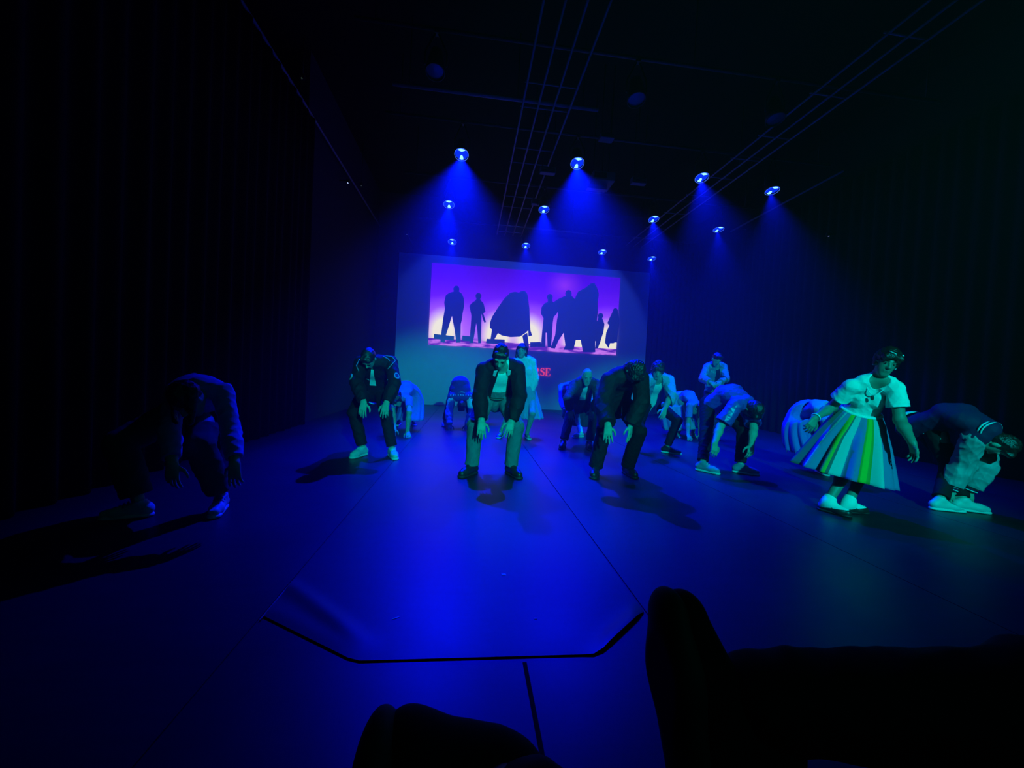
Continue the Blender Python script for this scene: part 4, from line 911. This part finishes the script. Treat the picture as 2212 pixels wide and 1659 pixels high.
# P7: pale top behind the bald man
p = Person('person in pale blue top and dark skirt bent low behind the bald one', dict(H=1.66, fem=True, pel=(1261, 862, 7.25), nb=(1233, 832, 6.9), head=(1226, 850, 6.75), fwd=(-0.2, -0.35, -0.92), up=(-0.3, -0.85, -0.4),
    shA=(1212, 836, 6.9), shB=(1247, 832, 6.9), elA=(1213, 866, 'n'), elB=(1240, 862, 'n'), wrA=(1219, 885, 'n'), wrB=(1246, 885, 'n'), anA=(1254, 933), anB=(1283, 933), toeA=(1244, 943), toeB=(1290, 943), hump=0.06), h=0.008)
p.shirt('skirt_blue', to=0.95, seed=62); p.skirt('jeans_dark', p.pel + np.array([0, -0.05, -0.50]), 0.20, pleats=9, amp=0.05, seed=63); p.hair('hair', 'bob', 64); p.shoes('sneaker_white', style='flat')
for c in 'AB': p.part('sock', [rc(p.an[c] + nrm(p.kn[c] - p.an[c]) * 0.09, p.an[c], 0.047, 0.045)], 'white_cloth')

# P10: open pale shirt, wide lunge
p = Person('person with thick dark hair in open pale shirt, lunging with a hand on the knee', dict(H=1.74, pel=(1408, 872, 5.75), nb=(1419, 818, 5.42), head=(1421, 800, 5.30), fwd=(-0.35, -0.8, -0.5), up=(-0.1, -0.5, 0.85),
    shA=(1397, 823, 5.42), shB=(1444, 822, 5.42), elA=(1386, 850, 'n'), elB=(1450, 856, 'n'), wrA=(1385, 876, 'n'), wrB=(1436, 883, 'n'), anA=(1372, 960), anB=(1441, 964), toeA=(1362, 978), toeB=(1466, 979), kfwA=(-0.5, -1, 0.2), kfwB=(0.5, -1, 0.2),
    hdB=(-0.35, -0.4, -0.7), hump=0.04), h=0.007)
p.trousers('black_trouser', off=0.006, shin=0.05, seed=71); p.shirt('white_cloth', to=0.15, low=0.03, seed=72, off=0.016, wr=0.002); p.jacket('knit_pale', low=0.05, open_=(0.05, 0.09), seed=73, off=0.038, collar=False, to=0.93)
p.hair('hair', 'curly', 74, vol=0.016); p.shoes('boot_black', 'sole_white'); p.face()

# P6: standing woman
p = Person('person standing upright in pale cardigan and skirt with bobbed hair, behind the central person', dict(H=1.66, fem=True, pel=(1136, 848, 6.50), nb=(1132, 777, 6.42), head=(1127, 757, 6.36), fwd=(-0.25, -0.95, -0.12), up=(0.05, -0.1, 1), postref=(0, 1, 0.2),
    shA=(1108, 783, 6.45), shB=(1152, 781, 6.45), elA=(1104, 818, 'n'), elB=(1156, 818, 'n'), wrA=(1110, 848, 'n'), wrB=(1146, 848, 'n'), anA=(1082, 932), anB=(1139, 934), toeA=(1078, 944), toeB=(1143, 947), hump=0.0, hdA=(0, -0.1, -1), hdB=(-0.1, -0.1, -1)), h=0.007)
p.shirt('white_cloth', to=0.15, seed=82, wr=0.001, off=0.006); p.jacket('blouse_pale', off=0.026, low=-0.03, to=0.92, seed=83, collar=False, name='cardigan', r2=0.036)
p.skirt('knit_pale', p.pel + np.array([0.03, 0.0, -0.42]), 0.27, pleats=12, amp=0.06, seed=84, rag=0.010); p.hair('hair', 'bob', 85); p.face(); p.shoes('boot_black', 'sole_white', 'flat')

# P12: standing at the back in a shiny jacket
p = Person('person in shiny pale jacket standing bowed at the back by the right curtain', dict(H=1.72, pel=(1541, 848, 7.25), nb=(1546, 790, 7.05), head=(1548, 776, 6.90), fwd=(-0.1, -0.75, -0.65), up=(0, -0.65, 0.75),
    shA=(1524, 793, 7.08), shB=(1566, 793, 7.08), elA=(1518, 818, 'n'), elB=(1568, 818, 'n'), wrA=(1534, 826, 'n'), wrB=(1556, 826, 'n'), anA=(1527, 937), anB=(1543, 938), toeA=(1524, 947), toeB=(1546, 948), hdA=(0.6, -0.4, -0.5), hdB=(-0.6, -0.4, -0.5), cuA=0.6, cuB=0.6, hump=0.02), h=0.008)
p.trousers('jeans_dark', seed=91); p.shirt('varsity_dark', seed=92); p.jacket('satin_silver', low=-0.02, open_=(0.04, 0.05), seed=93, wr=0.012); p.hair('hair', 'short', 94); p.shoes('boot_black', 'sole_dark')

# P13: shiny blue shirt, bent over to the right with hanging arms
p = Person('person in shiny blue shirt and black trousers folded over with arms hanging, striped sneakers', dict(H=1.74, pel=(1545, 872, 4.78), nb=(1609, 866, 4.40), head=(1626, 885, 4.26), fwd=(0.0, 0.3, -1), up=(0.25, -0.95, -0.3), postref=(0, 0.3, 1),
    shA=(1575, 876, 4.25), shB=(1631, 884, 4.50), elA=(1556, 921, 'n'), elB=(1628, 925, 'n'), wrA=(1544, 957, 'n'), wrB=(1623, 960, 'n'), anA=(1518, 1000), anB=(1599, 1004), toeA=(1535, 1018), toeB=(1632, 1023), kfwA=(0.25, -1, 0.2), kfwB=(0.5, -0.8, 0.2),
    hl=(0.8, -0.3, 0), hdA=(-0.1, -0.2, -1), hdB=(-0.08, -0.1, -1), cuA=0.5, cuB=0.5, hump=0.10), h=0.006)
p.trousers('black_trouser', off=0.012, seed=101); sh_ = p.shirt('satin_blue', to=0.40, low=0.03, seed=102, off=0.032, puff=0.022, wr=0.006, hem=-0.15)
for c in 'AB': p.cuff(c, 'stripe_white', 0.37, 0.39, 0.074, 'sleeve_band', sh_); p.cuff(c, 'varsity_dark', 0.39, 0.415, 0.073, 'sleeve_band', sh_)
p.shoes('denim_pale', 'sole_white', lace='stripe_white'); p.hair('hair', 'short', 104, vol=0.008); p.face()

# P15: woman in the striped gored skirt
p = Person('person in white puff-sleeved top and green-and-blue striped skirt, stepping forward at right', dict(H=1.64, fem=True, pel=(1846, 917, 3.28), nb=(1894, 821, 3.06), head=(1915, 782, 2.98), fwd=(-0.50, -0.80, -0.28), up=(0.15, -0.2, 1), postref=(0, 1, 0.3),
    shA=(1840, 833, 3.14), shB=(1934, 838, 2.95), elA=(1797, 879, 'f'), elB=(1944, 908, 'f'), wrA=(1760, 903, 'n'), wrB=(1970, 955, 'n'), anA=(1789, 1082), anB=(1833, 1084), toeA=(1802, 1104), toeB=(1861, 1104), hump=0.0,
    hdA=(-0.5, -0.1, -0.8), pnA=(0.3, 0.9, 0), hdB=(0.25, -0.1, -1), pnB=(-1, 0.3, 0), cuA=0.7, cuB=0.45, hl=(0.95, 0.1, 0)), h=0.005, skin='skin_tan')
top = p.shirt('white_cloth', to=0.30, seed=112, off=0.014, puff=0.022, wr=0.005, hem=0.2)
b = p.pel + (p.mid - p.pel) * 0.62; ring = lambda r, q: [q + nrm(p.lat - p.sd * (p.lat @ p.sd)) * r * math.cos(a) + p.post * r * 0.74 * math.sin(a) for a in np.linspace(0, 2 * math.pi, 33)]
mbw = MB()
for i in range(3): mbw.tube(ring(0.142 + 0.004 * i, b - p.sd * (0.022 * i)), 0.015, 8)
p.raw('waistband', mbw, 'white_cloth')
def gore_at(th):
    f = math.cos(th)
    for lim, g in ((-0.86, 4), (-0.74, 3), (-0.66, 0), (-0.50, 3), (-0.32, 1), (-0.27, 4), (-0.02, 0), (0.26, 3), (0.34, 2), (0.49, 1), (0.56, 2), (0.82, 0), (1.1, 3)):
        if f < lim: return g
hem = atY(1812, 1046, 3.16); hem2 = np.array([hem[0], hem[1], 0.30])
p.skirt('gore_white', hem2, 0.345, waist=b, r_w=0.140, pleats=13, amp=0.11, seed=113, mats=['gore_white', 'gore_yellow', 'gore_olive', 'gore_blue', 'gore_dark'], gore=gore_at, flat_h=0.85, bulge=0.0, tilt=(0.17, -0.05, 1), lat=(0.72, -0.69, 0), nseg=240)
p.hair('hair', 'pinned', 114, vol=0.012); p.face()
q = p.hs; clip = MB().tube([p.hp(0.07, 0.045, 0.112), p.hp(0.09, 0.02, 0.108), p.hp(0.094, -0.005, 0.10)], 0.004, 6); p.raw('hair_clip', clip, 'bead')
clip = MB().tube([p.hp(0.07, -0.058, 0.10), p.hp(0.06, -0.072, 0.092)], 0.006, 6); p.raw('hair_clip', clip, 'bead')
for l in (-1, 1): V, Fq = lathe([(0.0005, 0.012), (0.007, 0.008), (0.008, 0.0), (0.006, -0.008), (0.0005, -0.01)], p.hp(0.0, 0.082 * l, -0.045), (0, -1, 0), 10); link_mesh('earring', V, Fq, MATS['bead'], p.root, True, p.org)
cn = p.nb - p.post * 0.02 + p.updir * 0.01; neck = [cn + p.lat * 0.075 * math.cos(a) - p.post * (0.075 * math.sin(a) + 0.02) - p.updir * (0.10 * math.sin(a) ** 2) for a in np.linspace(0, math.pi, 17)]
nk = p.raw('necklace', MB().tube(neck, 0.004, 6), 'bead')
pd = neck[8] - p.post * 0.012 - p.updir * 0.025; p.part('pendant', [el(pd, np.array([p.lat, p.updir, p.post]), np.array([0.014, 0.024, 0.008]))], 'pendant', None, nk, h=0.004)
wA = p.wr['A'] + nrm(p.el['A'] - p.wr['A']) * 0.015; u_, v_, d_ = frame_of(p.wr['A'] - p.el['A']); p.raw('bracelet', MB().tube([wA + (u_ * math.cos(a) + v_ * math.sin(a)) * 0.037 for a in np.linspace(0, 6.283, 21)], 0.006, 6), 'bead')
for c in 'AB':
    A0 = p.an[c] * 1.0; A0[2] = 0; d = p.fd[c] * 0.80; Zv = np.array([0, 0, 1.0]); ax = nrm(p.kn[c] - p.an[c])
    p.part('sock', [rc(p.an[c] + ax * 0.07, p.an[c] - ax * 0.01, 0.046, 0.044), rc(p.an[c] - Zv * 0.03, A0 + d * 0.15 + Zv * 0.040, 0.042, 0.031), rc(A0 - d * 0.04 + Zv * 0.05, p.an[c], 0.036, 0.04)], 'white_cloth', clips=[(p.an[c] + ax * 0.045, ax, 0.12)], k=0.03)
    sh_ = p.part('shoe', [rc(A0 - d * 0.045 + Zv * 0.045, A0 + d * 0.11 + Zv * 0.034, 0.042, 0.046), rc(A0 + d * 0.11 + Zv * 0.034, A0 + d * 0.165 + Zv * 0.03, 0.046, 0.036)], 'boot_black', clips=[(A0 + Zv * 0.044, nrm(Zv + d * -0.12)), (A0 + Zv * 0.012, -Zv)])
    sd_ = np.cross(d, Zv); p.raw('strap', MB().tube([A0 + d * 0.05 + sd_ * 0.046 * x + Zv * (0.040 + 0.046 * (1 - x * x)) for x in np.linspace(-1, 1, 9)], 0.008, 6), 'boot_black', sh_)
    p.part('sole', [fc(A0 - d * 0.045 + Zv * 0.012, A0 + d * 0.165 + Zv * 0.012, 0.043, 0.040, 0.5, sd_)], 'sole_dark', None, sh_, clips=[(A0 + Zv * 0.002, -Zv), (A0 + Zv * 0.022, Zv)])

# P16: varsity jacket with pale sleeves, touching the toes, far right
p = Person('person in dark varsity jacket with pale sleeves touching their white shoes, far right', dict(H=1.64, pel=(1999, 917, 3.46), nb=(2128, 926, 3.00), head=(2158, 960, 2.93), fwd=(0.0, 0.35, -1), up=(0.45, -0.85, -0.35), postref=(0, 0.2, 1),
    shA=(2088, 948, 2.98), shB=(2140, 950, 3.22), elA=(2080, 1003, 'f'), elB=(2128, 1010, 'n'), wrA=(2052, 1056, 'f'), wrB=(2094, 1058, 'f'), anA=(2031, 1080), anB=(2080, 1081), toeA=(2078, 1102), toeB=(2124, 1104), kfw=(1.0, 0.15, 0.1),
    fixsh=True, hl=(0.35, 0.9, 0), hdA=(0.0, -0.05, -1), hdB=(0.0, -0.05, -1), pnA=(0.3, 0.9, 0), pnB=(0.3, 0.9, 0), cuA=0.25, cuB=0.25, hump=0.10), h=0.006)
p.trousers('black_trouser', off=0.012, seed=121); p.shirt('black_cloth', to=0.1, low=0.04, seed=125, neck=False); jk = p.shirt('varsity_dark', name='jacket', to=0.02, low=0.07, seed=122, off=0.034, wr=0.004, neck=False)
for c in 'AB':
    sl = p.part('sleeve', p.arm(c, 0.036, 0.94, r0=0.058, r1=0.052, r2=0.044), 'sleeve_pale', 'pale jacket sleeve', jk, wr=(0.010, 40, 123 + ord(c)), clips=[(p.limb_point(c, 0.93), nrm(p.wr[c] - p.el[c]), 0.1)])
    a, b = p.limb_point(c, 0.92), p.limb_point(c, 1.02); cf = p.cuff(c, 'varsity_dark', 0.92, 1.02, 0.050, 'cuff', jk); p.stripe_rings('cuff_stripe', a, b, 2, 0.050, 0.005, 'stripe_white', cf)
a = p.pel - p.sd * 0.135; b = p.pel - p.sd * 0.085; R_ = p.R['p'] + 0.036
p.stripe_rings('waistband_stripe', a, b, 2, R_ * 0.93, 0.009, 'stripe_white', jk, p.lat, 0.72)
p.part('collar', [rc(p.nb - p.updir * 0.03, p.nb + p.updir * 0.055, 0.10, 0.085)], 'varsity_dark', None, jk, clips=[(p.nb + p.updir * 0.055, p.updir, 0.2)])
a = p.nb + p.updir * 0.01; p.stripe_rings('collar_stripe', a, a + p.updir * 0.045, 2, 0.095, 0.007, 'stripe_white', jk, p.lat, 0.85)
p.trace(jk, [(1994, 936), (2008, 941), (2021, 948)], 'piping', 'pocket_edge'); p.hair('hair', 'short', 124); p.shoes('sneaker_white', style='sneaker')

# P4: back view of jersey with letters, hands on the floor
p = Person('person folded over with hands on the floor, white letters across a blue jersey back', dict(H=1.74, pel=(993, 836, 7.75), nb=(996, 856, 7.32), head=(997, 876, 7.26), fwd=(0, 0.15, -1), up=(0, -0.9, -0.45), postref=(0, -0.5, 1),
    shA=(973, 858, 7.32), shB=(1019, 858, 7.32), elA=(970, 890, 'n'), elB=(1019, 890, 'n'), wrA=(971, 916, 'n'), wrB=(1009, 917, 'n'), anA=(962, 908), anB=(1020, 909), toeA=(958, 920), toeB=(1023, 921), kfw=(0, -1, 0.1),
    hdA=(0.1, -0.5, -0.5), hdB=(-0.1, -0.5, -0.5), pnA=(0, 0.5, -1), pnB=(0, 0.5, -1), hump=0.16), h=0.008)
p.trousers('jeans_dark', seed=131); jk = p.shirt('varsity_blue', name='jersey', to=0.1, seed=132, off=0.030, low=0.03, neck=False)
for c in 'AB':
    p.part('sleeve', p.arm(c, 0.028, 0.95), 'blouse_pale', 'pale sleeve', jk, wr=(0.009, 40, 133)); a, b = p.limb_point(c, 0.92), p.limb_point(c, 1.0); p.stripe_rings('cuff_stripe', a, b, 2, 0.047, 0.006, 'stripe_white', jk)
p.hair('hair', 'short', 134); p.shoes('sneaker_white')
# squiggle letters across the shoulders
rng = random.Random(4)
for i in range(9):
    o_, nn_ = p.on(jk, 974 + i * 5.4, 853.5 + 0.05 * (i - 4) ** 2); mb = MB(); hgt = 0.034
    if o_ is None: continue
    o_ = o_ + nn_ * 0.004
    uu = nrm(p.lat - nn_ * (p.lat @ nn_)); vv = np.cross(nn_, uu); vv = vv if vv[2] > 0 else -vv; kind = rng.choice('lcze')
    pts = {'l': [(0, -0.5), (0, 0.5)], 'c': [(0.3, 0.4), (-0.3, 0.3), (-0.3, -0.3), (0.3, -0.4)], 'z': [(-0.3, 0.4), (0.3, 0.4), (-0.3, -0.4), (0.3, -0.4)], 'e': [(-0.3, 0), (0.3, 0.1), (0, 0.45), (-0.3, 0), (0.2, -0.4)]}[kind]
    mb.tube([o_ + uu * a * hgt + vv * b * hgt for a, b in pts], 0.006, 6); p.raw('jersey_letter', mb, 'stripe_white', jk)
n0 = p.nb + p.post * 0.06 + p.updir * 0.03; p.raw('collar_band', MB().tube([n0 + p.lat * 0.085 * math.cos(a) + np.array([0, -0.01, 0.05]) * math.sin(a) for a in np.linspace(0.2, math.pi - 0.2, 11)], 0.008, 6), 'stripe_white', jk)

# P3: bent woman in white skirt behind the man with patches
p = Person('person in bright white skirt bent to the floor just behind the one in white sneakers', dict(H=1.64, fem=True, pel=(884, 846, 6.90), nb=(868, 855, 6.42), head=(857, 863, 6.30), fwd=(-0.3, -0.4, -0.85), up=(-0.5, -0.75, -0.3), postref=(0.1, 0, 1),
    shA=(851, 862, 6.42), shB=(878, 863, 6.36), elA=(849, 896, 'n'), elB=(884, 890, 'n'), wrA=(852, 925, 'n'), wrB=(880, 932, 'n'), anA=(862, 907), anB=(894, 907), toeA=(858, 918), toeB=(896, 918), kfw=(-0.2, -1, 0.2), hdA=(0, -0.5, -0.6), hdB=(0.25, -0.6, -0.4), pnA=(0, 0.5, -1), pnB=(0, 0.5, -1), hump=0.12), h=0.008)
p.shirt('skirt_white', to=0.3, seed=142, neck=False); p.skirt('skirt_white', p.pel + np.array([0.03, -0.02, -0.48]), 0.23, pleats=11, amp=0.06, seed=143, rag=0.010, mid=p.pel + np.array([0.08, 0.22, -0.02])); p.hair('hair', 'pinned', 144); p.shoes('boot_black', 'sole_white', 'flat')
p.raw('hair_clip', MB().tube([p.hp(-0.05, 0.06, 0.11), p.hp(-0.03, 0.075, 0.11)], 0.010, 6), 'bead')

# hidden one behind the centre man
p = Person('person in pale clothes bent down, mostly hidden behind the central person', dict(H=1.64, fem=True, pel=(1048, 838, 8.15), nb=(1038, 846, 7.78), head=(1036, 858, 7.70), fwd=(0, -0.3, -0.95), up=(0, -0.9, -0.3), postref=(0, 0, 1),
    shA=(1026, 846, 7.8), shB=(1058, 846, 7.8), elA=(1029, 874, 'n'), elB=(1055, 874, 'n'), wrA=(1032, 896, 'n'), wrB=(1052, 893, 'n'), anA=(1036, 904), anB=(1099, 903), toeA=(1034, 913), toeB=(1102, 913), kfw=(0, -1, 0.2), hump=0.12), h=0.009)
p.shirt('blouse_pale', to=0.9, seed=152, neck=False); p.skirt('blouse_pale', p.pel + np.array([0.05, -0.02, -0.47]), 0.24, pleats=10, amp=0.06, seed=153, mid=p.pel + np.array([0.0, 0.2, -0.02])); p.hair('hair', 'bob', 154); p.shoes('boot_black', 'sole_white', 'flat')

# P11: bent woman in long skirt
p = Person('person in long pale skirt bent right down with both hands on the floor', dict(H=1.64, fem=True, pel=(1474, 862, 7.35), nb=(1499, 870, 6.94), head=(1508, 884, 6.88), fwd=(0.25, -0.2, -0.95), up=(0.65, -0.6, -0.35), postref=(0, 0, 1),
    shA=(1488, 876, 6.85), shB=(1511, 874, 7.0), elA=(1487, 912, 'n'), elB=(1514, 910, 'n'), wrA=(1486, 938, 'n'), wrB=(1511, 938, 'n'), anA=(1466, 933), anB=(1497, 932), toeA=(1472, 945), toeB=(1505, 944), kfw=(0.3, -1, 0.2), hdA=(-0.1, -0.6, -0.5), hdB=(0.0, -0.6, -0.5), pnA=(0, 0.5, -1), pnB=(0, 0.5, -1), hump=0.11), h=0.008)
p.shirt('skirt_blue', to=0.35, seed=162, neck=False, puff=0.01); p.skirt('knit_pale', p.pel + np.array([-0.02, -0.05, -0.56]), 0.36, pleats=10, amp=0.05, seed=163, mid=p.pel + np.array([-0.22, 0.10, -0.02]), tilt=(-0.15, 0, 1)); p.hair('hair', 'hang', 164); p.shoes('sneaker_white', style='flat')
p.raw('hair_clip', MB().tube([p.hp(-0.06, 0.06, 0.10), p.hp(-0.02, 0.075, 0.11)], 0.010, 6), 'piping')

# P14: ruffled skirt behind the striped skirt
p = Person('person in ruffled bright skirt bent over behind the one in the striped skirt', dict(H=1.62, fem=True, pel=(1746, 890, 4.62), nb=(1792, 905, 4.20), head=(1812, 930, 4.2), fwd=(0.3, -0.1, -0.95), up=(0.75, -0.4, -0.3), postref=(0, 0, 1),
    shA=(1782, 912, 4.15), shB=(1808, 905, 4.35), elA=(1784, 950, 'f'), elB=(1806, 950, 'n'), wrA=(1786, 985, 'f'), wrB=(1806, 985, 'n'), anA=(1772, 1006), anB=(1800, 1006), toeA=(1786, 1025), toeB=(1815, 1025), kfw=(0.3, -1, 0.2), hump=0.10, hl=(0.6, -0.7, 0)), h=0.008)
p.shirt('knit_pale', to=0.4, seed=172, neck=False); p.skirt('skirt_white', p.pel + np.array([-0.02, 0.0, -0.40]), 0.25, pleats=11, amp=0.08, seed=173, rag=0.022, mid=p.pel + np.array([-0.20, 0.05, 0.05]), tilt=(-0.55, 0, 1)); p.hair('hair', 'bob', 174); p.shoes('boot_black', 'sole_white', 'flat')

# P1: nearest left, deep in the dark
p = Person('person in dim blue top and dark trousers doubled over in the shadow at far left', dict(H=1.66, fem=True, pel=(418, 890, 3.12), nb=(430, 836, 2.78), head=(405, 862, 2.62), fwd=(-0.15, -0.4, -0.9), up=(-0.3, -0.85, -0.2),
    shA=(382, 850, 2.80), shB=(480, 848, 2.80), elA=(366, 930, 'n'), elB=(499, 932, 'n'), wrA=(372, 1000, 'n'), wrB=(507, 1000, 'n'), anA=(300, 1085), anB=(478, 1072), toeA=(256, 1113), toeB=(466, 1108), kfwA=(-0.6, -1, 0.3), kfwB=(0.25, -1, 0.3), hump=0.07, hdB=(0.02, 0, -1), hdA=(0, 0, -1), wide=1.1), h=0.007)
p.shirt('skirt_blue', to=0.92, seed=182, off=0.018, neck=False, wr=0.007); p.trousers('dark_skirt', off=0.030, shin=0.07, hem=0.05, seed=183, wr=0.008); p.hair('hair', 'hang', 184); p.shoes('sneaker_white', style='sneaker', lace='varsity_blue')

# ------------------------------------------------------------------ legs of a seated onlooker at the front edge
def onlooker():
    root_o = np.array([0.55, -0.05, 0.0])
    def pt(px, py, y): return np.array(atY(px, py, y))
    hipR, hipL = np.array([0.98, 0.02, 0.50]), np.array([0.80, -0.14, 0.46])
    aR = pt(1590, 1505, 0.50); kR = pt(2330, 1555, 0.40); aL = pt(1090, 1745, 0.40); kL = np.array([0.50, 0.16, 0.46])
    V, Q = None, None
    f = Field([rc(hipR, kR, .09, .06), rc(kR, aR, .06, .045), rc(hipL, kL, .09, .06), rc(kL, aL, .06, .045), rc(hipR, hipL, .12, .12)], 0.008)
    for q in [rc(hipR, hipL, .12, .12), rc(hipR, kR, .085, .058), rc(kR, aR, .055, .036), rc(hipL, kL, .085, .058), rc(kL, aL, .055, .036)]: f.add(q, 0.03)
    V, Q = f.mesh(); r = link_mesh('person', V, Q, MATS['skin_deep'], None, True, root_o)
    tag(r, 'person seated at the very front edge, only their dark legs and trainers showing', 'person')
    sdf_mesh('trousers', [rc(hipR, hipL, .14, .14), rc(hipR, kR, .105, .080), rc(kR, aR + nrm(kR - aR) * 0.03, .080, .058), rc(hipL, kL, .105, .080), rc(kL, aL + nrm(kL - aL) * .03, .080, .058)], MATS['viewer_black'], r, root_o, 0.007, 0.04, wr=(0.006, 35, 5))
    return r, root_o, aR, aL
ROOT_V, OV, AR, AL = onlooker()
def trainer(sole_pts, toe_up, out, s_=1.0, label=None, high=False):
    """toe, heel on the sole side; 'out' points from the sole into the foot"""
    toe, heel = [np.array(x) for x in sole_pts]; d = nrm(toe - heel); o = nrm(np.array(out) - d * (np.array(out) @ d)); sd = np.cross(d, o); L = np.linalg.norm(toe - heel)
    P_ = lambda t, h, l=0: heel + d * L * t + o * h * s_ + sd * l * s_
    pr = [fc(P_(0.10, .045), P_(0.62, .040), .038 * s_, .048 * s_, 0.8, sd), fc(P_(0.62, .038), P_(0.90, .034), .048 * s_, .040 * s_, 0.75, sd), rc(P_(0.14, .06), P_(0.20, .125), .042 * s_, .045 * s_), rc(P_(0.30, .06), P_(0.22, .12), .040 * s_, .042 * s_), rc(P_(0.52, .062), P_(0.30, .10), .034 * s_, .036 * s_)]
    if high: pr += [rc(P_(0.78, .060), P_(0.70, .105), .036 * s_, .030 * s_), rc(P_(0.66, .085), P_(0.60, .125), .036 * s_, .030 * s_)]
    sh = sdf_mesh('shoe', pr, MATS['viewer_black'], ROOT_V, OV, 0.004, 0.03, clips=[(P_(0.5, 0.012), -o)])
    if label: sh['label'] = label
    sdf_mesh('sole', [fc(P_(0.10, .006), P_(0.60, .006), .042 * s_, .054 * s_, 0.5, sd), fc(P_(0.60, .006), P_(0.90, .008), .054 * s_, .044 * s_, 0.5, sd)], MATS['viewer_rubber'], sh, OV, 0.004, 0.02, clips=[(P_(0.5, -0.016), -o), (P_(0.5, 0.022), o)])
    mb = MB()
    for i in range(5):
        c = P_(0.62 - 0.07 * i, 0.088 + 0.010 * i); mb.tube([c + sd * 0.03 * s_ * x - o * 0.014 * x * x for x in (-1, -.5, 0, .5, 1)], 0.0045, 6)
    mb.build('laces', MATS['viewer_black'], sh, True, OV)
trainer((atY(1428, 1302, 0.55), atY(1482, 1715, 0.46)), None, (1, 0.12, 0.1), 1.0)
trainer((atY(805, 1622, 0.46), atY(790, 2060, 0.36)), None, (1, 0.1, 0.05), 1.25, high=True)
